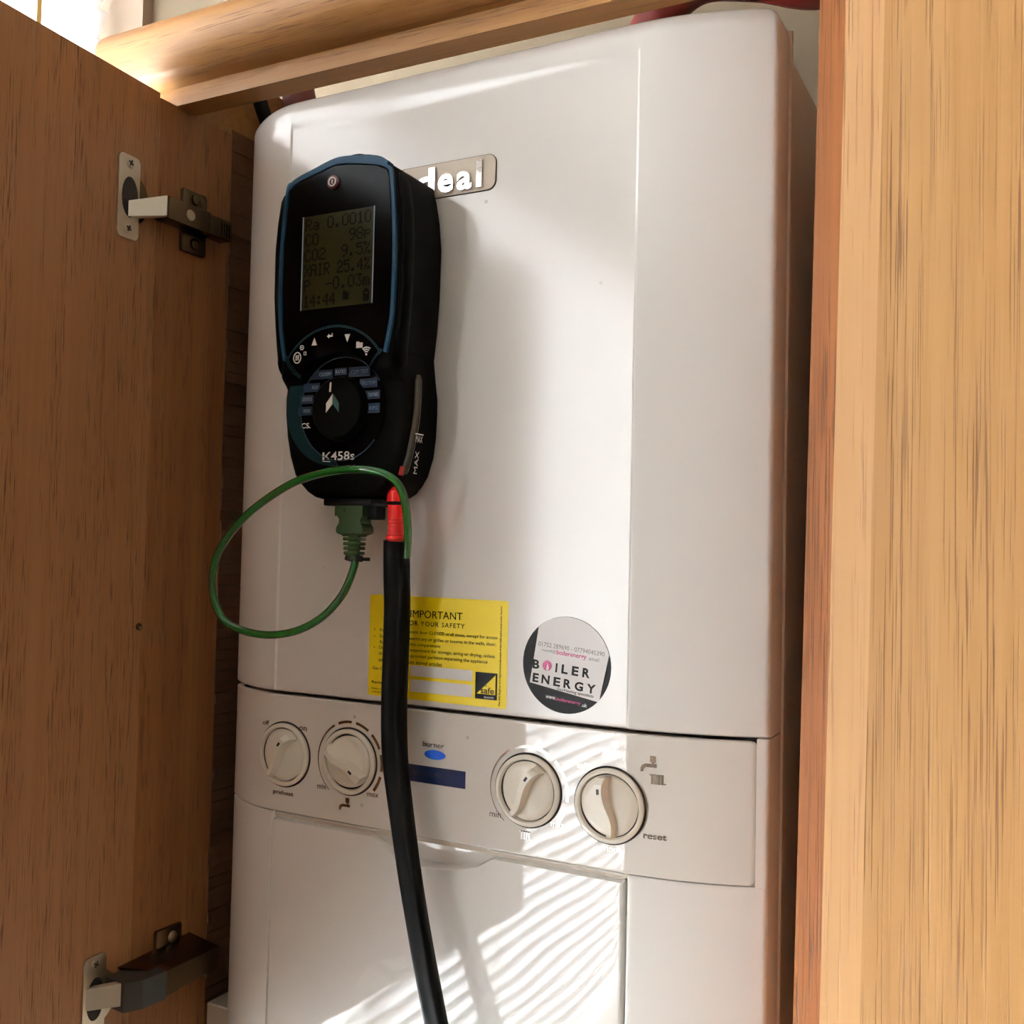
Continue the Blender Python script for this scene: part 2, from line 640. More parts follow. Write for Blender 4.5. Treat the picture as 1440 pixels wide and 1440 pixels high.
struct(MB().box((WL, YR - .1, FZ - .1), (XR + .1, YB + .1, FZ)), 'floor', M['floor'])
struct(MB().box((WL, YR - .1, CZ), (XR + .1, YB + .1, CZ + .1)), 'ceiling', M['ceil'])
struct(MB().box((WL, YB, FZ), (XR + .1, YB + .1, CZ)), 'wall_back', M['backwall'])
struct(MB().box((XR, YR, FZ), (XR + .1, YB, CZ)), 'wall_right', M['wall'])
struct(MB().box((WL, YR - .1, FZ), (XR + .1, YR, CZ)), 'wall_front', M['wall'])
wl = MB()
wl.box((WL, YR, FZ), (WX, YB, WZ0)).box((WL, YR, WZ1), (WX, YB, CZ))
wl.box((WL, YR, WZ0), (WX, WY0, WZ1)).box((WL, WY1, WZ0), (WX, YB, WZ1))
struct(wl, 'wall_left', M['jamb'])
win = tag(MB().box((WL + .005, WY0, WZ0), (WL + .06, WY1, WZ0 + .06)).box((WL + .005, WY0, WZ1 - .06), (WL + .06, WY1, WZ1))
          .box((WL + .005, WY0, WZ0), (WL + .06, WY0 + .06, WZ1)).box((WL + .005, WY1 - .06, WZ0), (WL + .06, WY1, WZ1))
          .box((WL + .005, -1.02, WZ0), (WL + .06, -0.96, WZ1)).build('window_1', M['upvc'], None, 0), kind='structure')
MB().box((WL + .028, WY0 + .06, WZ0 + .06), (WL + .034, -1.02, WZ1 - .06)).build('pane', M['glass'], win, 0)
MB().box((WL + .028, -0.96, WZ0 + .06), (WL + .034, WY1 - .06, WZ1 - .06)).build('pane', M['glass'], win, 0)
# blind
BX = -0.595
bl = thing('window_blind', (BX, -1.0, WZ1), 'white venetian blind with wide slats covering the bright window above the open door', 'blind')
MB().box((BX - .025, WY0 + .01, WZ1 - .045), (BX + .02, WY1 - .008, WZ1 - .003), .003).build('headrail', M['upvc'], bl)
sl = MB()
ang = math.radians(-60)
for k in range(7):
    pass
sec = []
for k in range(7):
    u = -0.025 + 0.05 * k / 6
    cam_ = 0.0035 * (1 - (u / 0.025) ** 2)
    sec.append((u, cam_ + 0.0008))
for k in range(6, -1, -1):
    u = -0.025 + 0.05 * k / 6
    sec.append((u, 0.0035 * (1 - (u / 0.025) ** 2) - 0.0008))
ca, sa = math.cos(ang), math.sin(ang)
n_ = len(sec)
ring = [(ca * u - sa * c * -1 * -1, -(sa * u) + ca * c) for u, c in sec]
vs = [(x, WY0 + .012, z) for x, z in ring] + [(x, WY1 - .010, z) for x, z in ring]
fs = [tuple(range(n_)), tuple(range(2 * n_ - 1, n_ - 1, -1))] + [(i, (i + 1) % n_, n_ + (i + 1) % n_, n_ + i) for i in range(n_)]
slat0 = MB().add(vs, fs).build('slat', M['slat'], bl)
zz = WZ1 - 0.075
slat0.location = (BX, 0, zz)
slat0.matrix_parent_inverse = Matrix.Translation(bl.location).inverted()
zz -= 0.038
while zz > WZ0 + 0.03:
    c = slat0.copy()
    COL.objects.link(c)
    c.location = (BX, 0, zz)
    zz -= 0.038
MB().box((BX - .012, WY0 + .012, WZ0 + .003), (BX + .012, WY1 - .010, WZ0 + .018), .002).build('bottom_rail', M['upvc'], bl)
for yy in (0.212, -0.7, -1.4, -2.1):
    lab(MB().box((BX + .0275, yy - .003, WZ0 + .018), (BX + .0285, yy + .003, WZ1 - .04)).build('ladder_cord', M['cordyellow'], bl, 0), 'yellowed cord')

# ================================================================== cabinet around the boiler
LEAN = 0.0138
cab = thing('wall_cabinet', (0.13, -0.03, -0.02), 'oak wall cabinet with its door folded open, housing the white boiler', 'cabinet')
PX = -0.100
MB().box((PX - .018, -0.030, -0.02), (PX, 0.045, 0.7305), .0006, 1).build('side_panel', M['oak_side'], cab)


def lean_box(x0, x1, y0, y1, z0, z1, zr=0.69):
    o = lambda z: LEAN * (z - zr)
    return MB().hull([(x0 + o(z0), y0, z0), (x1 + o(z0), y0, z0), (x1 + o(z0), y1, z0), (x0 + o(z0), y1, z0),
                      (x0 + o(z1), y0, z1), (x1 + o(z1), y0, z1), (x1 + o(z1), y1, z1), (x0 + o(z1), y1, z1)])


MB_ = lean_box(0.3731, 0.3882, -0.030, 0.30, -0.02, 0.7305)
lab(MB_.build('side_panel', M['oak_edge'], cab, 0), 'right side panel, its narrow front edge orange brown')
MB().box((-.0995, 0.3, -.02), (0.3628, 0.325, 0.66), 0).build('back_panel', M['darkback'], cab, 0)
MB().box((-.1000, 0.0465, -.02), (-0.0635, 0.28, 0.0470), .001, 1).build('bottom_batten', M['pale'], cab)
# rough timber behind the left panel, sawn ridges built in relief
rp = MB()
zs = [0.048 + 0.0085 * k for k in range(81)]
rp.box((-0.135, 0.0460, -.02), (-0.1005, 0.30, 0.0465))  # low fill added to stop daylight leaking in underneath
rp.box((-0.135, 0.0470, 0.047), (-0.116, 0.30, 0.738))  # solid backing added to block light between the ridges
for k, z in enumerate(zs):
    d = random.uniform(0, .0035)
    rp.box((-0.118, 0.0470, z), (-0.1035 + d, 0.298, z + .0078))
tag(rp.build('rough_timber', M['rough'], cab, 0), kind='stuff')
# cornice: swept moulding with a mitred return on the left
prof = [(0, .7305), (0, .7440), (.0055, .7452)]
for k in range(0, 9):
    a = math.radians(-78 + 78 * k / 8)
    prof.append((.0060 + .0250 * math.cos(a) * 1.0, .7700 + .0250 * math.sin(a)))
for k in range(1, 7):
    a = math.radians(90 * k / 6)
    prof.append((.0190 + .0120 * math.cos(a), .7700 + .0140 * math.sin(a)))
prof += [(-.020, .7840), (-.020, .7305)]
cm = MB()
ys0, xs0 = -0.014, -0.123
rows = [[(0.93, ys0 - o, z - .0056) for o, z in prof],
        [(xs0 - o, ys0 - o, z) for o, z in prof],
        [(xs0 - o, 0.30, z) for o, z in prof]]
n_ = len(prof)
for r_ in rows:
    cm.v += r_
for j in range(2):
    for i in range(n_):
        i2 = (i + 1) % n_
        cm.f.append((j * n_ + i, j * n_ + i2, (j + 1) * n_ + i2, (j + 1) * n_ + i))
cm.f += [tuple(range(n_)), tuple(range(3 * n_ - 1, 2 * n_ - 1, -1))]
cm.build('cornice', M['oak_cornice'], cab, 30)
# open door (86 degrees)
DA = 0.0735
door = MB()
ux, uy = DA, -math.sqrt(1 - DA * DA)
hx, hy = PX, -0.0305


def dpt(s, o, z):
    """point on the open door: s along from the hinge side, o out of the inner face, z height"""
    return (hx + ux * s + (-uy) * o, hy + uy * s + ux * o, z)


def dbox(mb, s0, s1, o0, o1, z0, z1):
    return mb.hull([dpt(s0, o0, z0), dpt(s1, o0, z0), dpt(s1, o1, z0), dpt(s0, o1, z0), dpt(s0, o0, z1), dpt(s1, o0, z1), dpt(s1, o1, z1), dpt(s0, o1, z1)])


dr = dbox(door, 0, 0.49, -0.020, 0, -0.0185, 0.7335).build('door', M['oak_door'], cab, 0)
lab(dr, 'open left-hand oak door seen from its inside')
sc_ = MB().lathe([(.0026, -.0005), (.0026, .0008), (.0016, .0010), (.0010, .0002), (0, .0002)], dpt(.0035, 0, .343), (-uy, ux, 0), 16).build('screw', M['nickeldark'], dr)


def dplate(mb, poly, o0, t):
    n = len(poly)
    vs = [dpt(s, o0, z) for s, z in poly] + [dpt(s, o0 + t, z) for s, z in poly]
    fs = [tuple(range(n)), tuple(range(2 * n - 1, n - 1, -1))] + [(i, n + i, n + (i + 1) % n, (i + 1) % n) for i in range(n)]
    return mb.add(vs, fs)


def cross_screw(parent, c, ax, r=.0036, mat='nickel'):
    s = MB().lathe([(r * 1.12, -.0006), (r * 1.12, .0002), (r, .0001), (r, .0005), (r * .9, .0008), (0, .0010)], c, ax, 24).build('screw', M['nickel'], parent, 30)
    MB().lathe([(r * 1.2, .0001), (r * .98, .0003)], c, ax, 24).build('screw_recess', M['gapdark'], s, 0) if False else None
    a = Vector(ax).normalized()
    t1 = a.cross(Vector((0, 0, 1))).normalized()
    t2 = Vector((0, 0, 1))
    e = (t1 + t2 * .5).normalized()
    g = a.cross(e)
    mb = MB()
    for p, q in ((e, g), (g, e)):
        l, h = r * .62, r * .16
        c0 = Vector(c) + a * .0008
        c1 = Vector(c) + a * .0013
        mb.hull([(k + p * i * l + q * j * h)[:] for k in (c0, c1) for i, j in ((-1, -1), (1, -1), (1, 1), (-1, 1))])
    # the cross is part of the screw's own mesh
    o = mb.build('screw_slot', M['gapdark'], parent, 0)
    return s


def hinge(z0, lower):
    """z0: height of the cup centre"""
    h = bpy.data.objects.new('hinge', None)
    COL.objects.link(h)
    h.parent = cab
    h.location = (PX, -0.04, z0)
    h.matrix_parent_inverse = Matrix.Translation(cab.location).inverted()
    lab(h, 'lower concealed hinge with dark plastic joint cover' if lower else 'upper concealed hinge of nickel steel')
    s0, s1 = (.0185, .0385) if not lower else (.0245, .0440)
    sc2 = (s0 + s1) / 2
    # flange with bites for the cup opening
    fl = rrect(s0, s1, z0 - .0295, z0 + .0295, .004)
    opn = circ(sc2 - .0015, z0, .0095, 28, rz=.0145)
    mb = MB()
    n = len(fl)
    # bridge outline and opening: build as strips between matched angles
    N = 120
    outer, inner = [], []
    for k in range(N):
        a = 2 * PI * k / N
        dx_, dz_ = math.cos(a), math.sin(a)
        # ray to rounded rectangle
        hw, hh = (s1 - s0) / 2, .0295
        t = min(hw / abs(dx_) if abs(dx_) > 1e-6 else 9, hh / abs(dz_) if abs(dz_) > 1e-6 else 9)
        px, pz = dx_ * t, dz_ * t
        rr = .004
        if abs(px) > hw - rr and abs(pz) > hh - rr:
            qx, qz = math.copysign(hw - rr, px), math.copysign(hh - rr, pz)
            l = math.hypot(px - qx, pz - qz)
            px, pz = qx + (px - qx) / l * rr, qz + (pz - qz) / l * rr
        outer.append((sc2 + px, z0 + pz))
        inner.append((sc2 - .001 + dx_ * .0078, z0 + dz_ * .0145))
    for o_, ou, i_ in ((0.0, outer, inner),):
        b0 = len(mb.v)
        for lev in (.0001, .0016):
            mb.v += [dpt(s, lev, z) for s, z in outer] + [dpt(s, lev, z) for s, z in inner]
        for k in range(N):
            k2 = (k + 1) % N
            mb.f.append((b0 + k, b0 + k2, b0 + N + k2, b0 + N + k))
            mb.f.append((b0 + 2 * N + k, b0 + 3 * N + k, b0 + 3 * N + k2, b0 + 2 * N + k2))
            mb.f.append((b0 + k, b0 + 2 * N + k, b0 + 2 * N + k2, b0 + k2))
            mb.f.append((b0 + N + k, b0 + N + k2, b0 + 3 * N + k2, b0 + 3 * N + k))
    mb.build('flange', M['nickel'], h)
    lab(dplate(MB(), circ(.0232 if not lower else .0280, z0, .0142, 40, rz=.0172), 0.0, .0009).build('cup_rim', M['nickeldark'] if not lower else M['nickel'], h, 0), 'round cup rim')
    lab(dplate(MB(), circ(sc2 - .001, z0, .0080, 32, rz=.0147), .0009, .0004).build('cup_well_shade', M['gapdark'], h, 0), 'dark disc standing in for the shade in the cup opening')  # flat dark disc painted as the shade of a hollow cup
    cross_screw(h, dpt(sc2, .0016, z0 + .0240), (-uy, ux, 0))
    cross_screw(h, dpt(sc2, .0016, z0 - .0225), (-uy, ux, 0))
    if not lower:
        zc = 0.6449
        # link: bright crank
        MB().hull([(-.0975, -.0600, .6330), (-.0815, -.0378, .6378), (-.0840, -.0340, .6378), (-.0985, -.0540, .6330),
                   (-.0975, -.0600, .6440), (-.0815, -.0378, .6525), (-.0840, -.0340, .6525), (-.0985, -.0540, .6440)]).build('link', M['steel_link'], h, 0)
        MB().box((-.0955, -.0365, zc - .0083), (-.0815, .0060, zc + .0083), .0012).build('arm', M['nickeldark'], h)
        cp = MB().box((-.0955, .0062, zc - .0075), (-.0830, .0300, zc + .0078), .0012)
        for k in range(4):
            cp.box((-.0832, .0185 + .0028 * k, zc - .005), (-.0824, .0195 + .0028 * k, zc + .005))
        lab(cp.build('arm_cover', M['nickeldark'], h), 'clip-on cover with four ridges')
        lab(MB().lathe([(.0040, 0), (.0040, .0006), (.0030, .0010), (.0028, .0003), (0, .0003)], (-.0815, -.0150, zc), (1, 0, 0), 20).build('adjusting_screw', M['nickel'], h), 'adjusting screw')
        MB().box((-.0999, -.0092, .6222), (-.0955, .0160, .6705), .0022).build('mounting_plate', M['nickeldark'], h)
        for zz_ in (.6640, .6300):
            MB().lathe([(.0044, 0), (.0040, .0014), (.0022, .0022), (.0010, .0020), (0, .0012)], (-.0957, .0034, zz_), (1, 0, 0), 20).build('screw', M['nickeldark'], h)
    else:
        MB().hull([(-.0955, -.0720, .0865), (-.0765, -.0540, .0880), (-.0800, -.0505, .0880), (-.0975, -.0660, .0865),
                   (-.0955, -.0720, .1010), (-.0765, -.0540, .1035), (-.0800, -.0505, .1035), (-.0975, -.0660, .1010)]).build('link', M['steel_link'], h, 0)
        jc = MB()
        sec_ = [(-.0960, -.0550), (-.0760, -.0570), (-.0700, -.0460), (-.0680, -.0265), (-.0960, -.0245)]
        k_ = len(sec_)
        jc.add([(x, y, .0840) for x, y in sec_] + [(x, y, .1035) for x, y in sec_],
               [tuple(range(k_)), tuple(range(2 * k_ - 1, k_ - 1, -1))] + [(i, (i + 1) % k_, k_ + (i + 1) % k_, k_ + i) for i in range(k_)])
        lab(jc.build('joint_cover', M['hingeblack'], h, 0), 'black plastic joint cover')
        MB().hull([(-.0970, -.0270, .0850), (-.0700, -.0270, .0850), (-.0700, .0262, .0870), (-.0970, .0262, .0870),
                   (-.0970, -.0450, .1060), (-.0700, -.0270, .1022), (-.0700, .0262, .1030), (-.0970, .0230, .1090)]).build('arm', M['nickeldark'], h, 0)
        MB().box((-.0999, -.0108, .0690), (-.0955, .0146, .1200), .0022).build('mounting_plate', M['nickeldark'], h)
        MB().lathe([(.0042, 0), (.0038, .0012), (.0020, .0018), (0, .0018)], (-.0957, .0044, .1120), (1, 0, 0), 20).build('screw', M['nickel'], h)
    return h


hinge(.6470, False)
hinge(.0915, True)

# neighbouring cabinet on the right
nb = thing('wall_cabinet', (0.64, -0.03, -0.02), 'closed light oak wall cabinet filling the right side beside the boiler', 'cabinet')
lean_box(0.3895, 0.90, -0.030, 0.30, -0.02, 0.7240).build('carcass', M['oak_side'], nb, 0)
lean_box(0.4085, 0.905, -0.0525, -0.0312, -0.02, 0.7240).build('door', M['oak_front'], nb, 0)
lab(lean_box(0.3902, 0.4085, -0.0525, -0.0312, -0.02, 0.7240).build('edge_lipping', M['oak_lip'], nb, 0), 'pale solid oak lipping')

# ================================================================== the boiler
boi = thing('boiler', (0.14, 0.15, 0.02), 'white combi gas boiler with four control knobs inside the oak cabinet', 'boiler')


def prof_y(x):
    if x < 0:
        d = -x
        return .030 * d + 6.7 * d * d
    if x > .262:
        d = x - .262
        return .030 * d + 2.9 * d * d
    return 0.0


def stepy(x, z, ztop=.703):
    """side facets stand 0.9 mm proud of the middle field, with a crisp edge"""
    s = 1 - (sstep(-.0014, .0002, x) - sstep(.2618, .2634, x))
    f = 1 - sstep(ztop - .006, ztop + .004, z)
    return -.0009 * s * f - .0009 * (1 - f)


XL, XRR = -.0600, .3405


def spread(lo_, hi_, marks, n):
    a = [lo_ + (hi_ - lo_) * k / n for k in range(n + 1)]
    for mk, wdt, cnt in marks:
        a += [mk - wdt + 2 * wdt * k / cnt for k in range(cnt + 1)]
    a = sorted(set(round(v, 6) for v in a if lo_ <= v <= hi_))
    return a


xs = spread(XL, XRR, [(-.0006, .0012, 6), (.2626, .0012, 6), (XL, .006, 8), (XRR, .006, 8)], 70)
ts = [(x - XL) / (XRR - XL) for x in xs]
zt = .7240
zs = spread(.3018, zt, [(zt, .013, 16), (.703, .006, 6), (.3018, .003, 6)], 30)
cr = .012


def cxl(z):
    return XL + rnd(zt - z, cr)


def cxr(z):
    return XRR - rnd(zt - z, cr)


def cover_y(x, z):
    d = min(x - cxl(z), cxr(z) - x)
    return prof_y(x) + stepy(x, z) + rnd(zt - z, .0125) + (rnd(x - cxl(z), .0045) if x < .1 else rnd(cxr(z) - x, .0022)) + rnd(z - .3018, .0020)


MB().field(cxl, cxr, zs, ts, cover_y, .045).build('front_cover', M['enamel'], boi, 40)
MB().box((-.0560, .0452, .02), (.3365, .285, .7150), .004).box((-.0600, .0455, .02), (.3420, .0490, .7190), .0008).build('chassis', M['chassis'], boi)
lab(MB().plate([(-.0568, .297), (.3365, .297), (.3365, .3035), (-.0568, .3035)], lambda x, z: prof_y(x) + .006, .002).build('seam_shade', M['gapdark'], boi, 0), 'dark strip standing in for the shade in the seam above the control panel')  # seam's shade put in as a dark strip; depth alone stays grey
MB().field(lambda z: -.0568, lambda z: .3375, [.2150, .2969], [k / 40 for k in range(41)], lambda x, z: prof_y(x) + .0035, .045).build('panel_backing', M['chassis'], boi, 0)

# control panel
pz0, pz1 = .2190, .2996
zs = spread(pz0, pz1, [(pz0, .0012, 4), (pz1, .0012, 4), (pz0, .006, 6), (pz1, .006, 6)], 14)
pxr = lambda z: .3335 - rnd(min(z - pz0, pz1 - z), .0035)
pxl = lambda z: XL + .0006
xs = spread(XL, .3334, [(0, .003, 6), (.262, .003, 6), (.3334, .004, 8), (XL, .005, 8)], 70)
ts = [(x - XL) / (.3334 - XL) for x in xs]


def panel_y(x, z):
    return prof_y(x) - .0007 + rnd(min(z - pz0, pz1 - z), .0011) + rnd(pxr(z) - x, .0010) + rnd(x - pxl(z), .0045)


pan = MB().field(pxl, pxr, zs, ts, panel_y, lambda x, z: .045 if x < -.05 else prof_y(x) + .003).build('control_panel', M['plastic'], boi, 40)
# strip to the right of the panel and the two columns beside the flap
xs = [.3340 + .0065 * k / 10 for k in range(11)]
MB().field(lambda z: .3340, lambda z: XRR, [.2182, .2195, .24, .26, .28, .2990, .3012], [k / 10 for k in range(11)],
           lambda x, z: prof_y(x) - .0009 + rnd(XRR - x, .0022) + rnd(min(z - .2182, .3012 - z), .0003), .045).build('corner_strip', M['enamel'], boi, 40)
zs = spread(.02, .2184, [(.2184, .003, 6)], 10)
xs = spread(XL, -.0006, [(XL, .005, 8), (-.0006, .0010, 5)], 20)
MB().field(lambda z: XL, lambda z: -.0006, zs, [(x - XL) / (-.0006 - XL) for x in xs],
           lambda x, z: prof_y(x) - .0004 + rnd(x - XL, .0045) + rnd(-.0006 - x, .0006) + rnd(.2184 - z, .0012), lambda x, z: .045 if x < -.03 else .02).build('side_column', M['enamel'], boi, 40)
xs = spread(.2640, XRR, [(XRR, .005, 8), (.2640, .0016, 6)], 20)
MB().field(lambda z: .2640, lambda z: XRR, zs, [(x - .2640) / (XRR - .2640) for x in xs],
           lambda x, z: prof_y(x) - .0004 + rnd(XRR - x, .0022) + rnd(x - .2640, .0014) + rnd(.2184 - z, .0008), lambda x, z: .045 if x > .3 else .02).build('side_column', M['enamel'], boi, 40)


# flap with finger scoop
def scoop_z(x):
    """lower edge of the finger scoop"""
    if x <= .0830 or x >= .1765:
        return .2136
    u = (x - .0830) / (.1765 - .0830)
    e = sstep(0, .16, u) * sstep(0, .16, 1 - u)
    return .2136 - .0128 * (0.25 * e + 0.75 * math.sin(PI * u) ** 1.1)


fx0, fx1 = -.0002, .2612
zs = spread(.02, .2180, [(.2136, .0010, 6)], 24) + [.2000 + .0003 * k for k in range(60)]
zs = sorted(set(round(z, 5) for z in zs if z <= .2180))
xs = spread(fx0, fx1, [(fx0, .0012, 4), (fx1, .0016, 5), (.1300, .0480, 150)], 60)


def flap_y(x, z):
    e = scoop_z(x)
    y = .0004 + rnd(min((x - fx0) * 2, fx1 - x), .0011)
    if z > e - .0007:
        k = sstep(e - .0007, e + .0004, z)
        t = min(1, max(0, (z - e) / max(.2180 - e, .001)))
        deep = .0045 + .0060 * min(1, (.2140 - e) / .012)
        y += deep * k * (1 - .55 * t)
    return y


MB().field(lambda z: fx0, lambda z: fx1, zs, [(x - fx0) / (fx1 - fx0) for x in xs], flap_y, .02).build('lower_flap', M['flap'], boi, 40)
lab(MB().plate([(.2600, .02), (.2660, .02), (.2660, .2182), (.2600, .2182)], .008, .002).build('flap_gap_shade', M['gapdark'], boi, 0), 'dark strip standing in for the shade in the gap beside the flap')  # near-black strip painted in for the shade of this gap

# knobs: collar, turning dome, S-shaped grip
for kx, kz, ang_ in ((.0100, .2590, 38), (.0655, .2605, 128), (.1996, .2588, 36), (.2530, .2570, -4)):
    base = prof_y(kx) - .0007
    R0 = .0222
    kn = MB().lathe([(R0 - .0006, .0005), (R0 - .0006, .0022), (R0 - .0016, .0032), (.0192, .0034), (.0186, .0026), (.0183, .0008)], (kx, base, kz), (0, -1, 0), 56).build('knob', M['knob'], boi, 40)
    MB().lathe([(R0 + .0005, .0001), (R0 + .0005, .0005), (.0170, .0006)], (kx, base, kz), (0, -1, 0), 48).build('knob_gap_shade', M['gapdark'], kn)  # dark ring painted in for the shade around collar and dome
    a = math.radians(ang_)
    d0 = Vector((math.sin(a), 0, math.cos(a)))         # towards the pointer
    e0 = Vector((math.cos(a), 0, -math.sin(a)))
    # dome: shallow dish whose two halves are twisted against each other
    dm = MB()
    nr, na = 8, 56
    dm.v.append((kx, base - .0048, kz))
    for i in range(1, nr + 1):
        r = .0178 * i / nr
        for j in range(na):
            t = 2 * PI * j / na
            side = math.cos(t)
            h = .0048 - .0014 * (r / .0177) ** 2 - .0012 * math.sin(t) * math.cos(t) * 2 * (r / .0177)
            h = h - (.0025 if i == nr else 0)
            p = Vector((kx, base - h, kz)) + e0 * (r * math.sin(t)) + d0 * (r * side)
            dm.v.append(p[:])
    for j in range(na):
        j2 = (j + 1) % na
        dm.f.append((0, 1 + j2, 1 + j))
        for i in range(nr - 1):
            q = 1 + i * na
            dm.f.append((q + j, q + j2, q + na + j2, q + na + j))
    dm.build('dome', M['knob'], kn, 50)
    # grip: S-curved wall
    gp = MB()
    N = 20
    rows_ = []
    for i in range(N + 1):
        u = -1 + 2 * i / N
        off = -.0026 * math.sin(u * PI * .85) * (1 - .2 * u)
        wd = .0019 + .0005 * u
        tall = .0122 - .0022 * max(0, -u) - .0030 * max(0, abs(u) - .85) / .15
        c0 = Vector((kx, 0, kz)) + d0 * (u * .0172) + e0 * off
        rows_.append([(c0 + e0 * s_ * k_).to_tuple() for s_, k_ in ((-wd - .0010, 1), (-wd, 1), (wd, 1), (wd + .0014, 1))])
        hh = (base - .0028, base - tall, base - tall, base - .0028)
        for p, y in zip(rows_[-1], hh):
            gp.v.append((p[0], y, p[2]))
    for i in range(N):
        for k in range(3):
            gp.f.append((i * 4 + k, i * 4 + k + 1, i * 4 + 5 + k, i * 4 + 4 + k))
        gp.f.append((i * 4 + 3, i * 4, i * 4 + 4, i * 4 + 7))
    gp.f += [(0, 1, 2, 3), (N * 4 + 3, N * 4 + 2, N * 4 + 1, N * 4)]
    gp.build('grip', M['knob'], kn, 30)
    c0 = Vector((kx, base - .01225, kz)) + d0 * .0098 - e0 * .0023
    mk = MB().hull([(c0 + d0 * i * .0015 + e0 * j * .0008 + Vector((0, k, 0)))[:] for k in (-.0001, .0006) for i, j in ((-1, -1), (1, -1), (1, 1), (-1, 1))])
    lab(mk.build('pointer_mark', M['gapdark'], kn, 0), 'small dark pointer window')

PY = lambda x, z: prof_y(x) - .00095
# printing on the panel, metallic foil
for s_, x0, x1, z0, z1, bo in (
        ('off', -.0113, -.0050, .2775, .2806, .01),
        ('on', .0222, .0287, .2768, .2795, .01),
        ('preheat', .0008, .0186, .2302, .2340, .01),
        ('min', .0393, .0465, .2395, .2428, .01),
        ('max', .0806, .0897, .2396, .2420, .01),
        ('burner', .1230, .1392, .2771, .2803, .01),
        ('min', .1732, .1811, .2395, .2431, .01),
        ('max', .2152, .2246, .2394, .2420, .01),
        ('off', .2317, .2399, .2760, .2797, .02),
        ('mode', .2486, .2612, .2305, .2340, .015),
        ('reset', .2736, .2870, .2410, .2440, .02)):
    MB_ = MB()
    text(MB_, s_, x0, x1, z0, z1, PY, 0.0 if 'm' in s_ else bo)
    lab(MB_.build('lettering', M['foil'], pan, 0), 'printed word ' + s_)
for kx, kz in ((.0655, .2605), (.1996, .2588)):
    arc = MB()
    Ra = .0262
    pts = [(kx + Ra * math.cos(math.radians(a)), kz + Ra * math.sin(math.radians(a))) for a in range(232, 117, -4)]
    arc.ribbon(pts, lambda t: .0003 + .0013 * t * t, PY, .0002)
    for a0 in (112, 80, 48, 16, -16):
        pts = [(kx + Ra * math.cos(math.radians(a0 - q)), kz + Ra * math.sin(math.radians(a0 - q))) for q in range(0, 27, 3)]
        arc.ribbon(pts, .0017 + .0002 * (112 - a0) / 60, PY, .0002)
    lab(arc.build('scale_arc', M['foil'], pan, 0), 'printed min to max scale around the knob')


def tap(mb, x, z, s):
    """tap symbol of width s with its lower left corner at x, z"""
    q = lambda a, b_: (x + a * s, z + b_ * s)
    mb.plate([q(0, 0), q(.16, 0), q(.18, .16), q(.32, .26), q(.95, .26), q(.95, .46), q(.30, .46), q(.08, .36), q(0, .2)], PY, .0002)
    mb.plate([q(.55, .56), q(.88, .56), q(.88, .92), q(.55, .92)], PY, .0002)
    mb.plate([q(.66, .46), q(.77, .46), q(.77, .56), q(.66, .56)], PY, .0002)


def rad(mb, x, z, w_, h_):
    for k in range(4):
        x0 = x + w_ * (.10 + .20 * k)
        mb.plate([(x0, z), (x0 + w_ * .15, z), (x0 + w_ * .15, z + h_), (x0, z + h_)], PY, .0002)
    mb.plate([(x, z + h_ * .88), (x + w_ * .85, z + h_ * .88), (x + w_ * .85, z + h_), (x, z + h_)], PY, .0002)
    mb.plate([(x + w_ * .78, z + h_ * .02), (x + w_, z + h_ * .02), (x + w_, z + h_ * .14), (x + w_ * .78, z + h_ * .14)], PY, .0002)


for x, z, sz in ((.0580, .2277, .0092), (.2478, .2842, .0110), (.2712, .2790, .0100)):
    MB_ = MB()
    tap(MB_, x, z, sz)
    lab(MB_.build('tap_symbol', M['foil'], pan, 0), 'printed tap symbol')
for x, z, w_, h_ in ((.1944, .2288, .0082, .0052), (.2765, .2722, .0098, .0056)):
    MB_ = MB()
    rad(MB_, x, z, w_, h_)
    lab(MB_.build('radiator_symbol', M['foil'], pan, 0), 'printed radiator symbol')
MB().plate([(.2608, .2840), (.2618, .2840), (.2622, .2890), (.2612, .2890)], PY, .0002).build('tick_mark', M['foil'], pan, 0)
lab(MB().plate(circ(.1323, .2724, .0079, 32, rz=.0030), PY, .0004).build('burner_lamp', M['blue_lamp'], pan, 0), 'blue oval burner lamp')
dsp = lab(MB().box((.0955, -.0010, .2538), (.1553, .004, .2646)).build('display', M['blue_lcd'], pan, 0), 'dark blue display strip')
sg = MB()
for k in range(13):
    x = .116 + .0017 * k
    sg.plate([(x, .2585 - .0006 * (k % 2)), (x + .0010, .2585), (x + .0010, .2612 + .0004 * (k % 3)), (x, .2612)], -.0012, .0001)
lab(sg.build('display_segments', M['lcd_dark'], dsp, 0), 'faint display segments')

# maker's badge
bdg = lab(MB().plate(rrect(.0915, .1668, .6335, .6560, .0055), -.0009, .0012).build('badge', M['badge'], boi, 0), 'silver name badge')
MB().ribbon(rrect(.0915, .1668, .6335, .6560, .0055), .0009, -.0006, .0006, True).build('badge_rim', M['gapdark'], bdg, 0)
bt = MB()
vs_, fs_ = text_geo('ideal', .022)
bt = MB()
for ch, x0, x1, z0, z1 in (('i', .0972, .1006, .6355, .6535), ('d', .1072, .1222, .6355, .6535), ('e', .1248, .1364, .6355, .6478), ('a', .1390, .1502, .6353, .6476), ('l', .1536, .1576, .6355, .6532)):
    text(bt, ch, x0, x1, z0, z1, -.0024, .03)
bm_ = bt
ex = MB()
n0 = len(bm_.v)
ex.add(bm_.v, bm_.f)
ob = ex.build('badge_lettering', M['chrome'], bdg, 0)
lab(ob, 'raised chrome letters reading ideal')
bmx = bmesh.new()
bmx.from_mesh(ob.data)
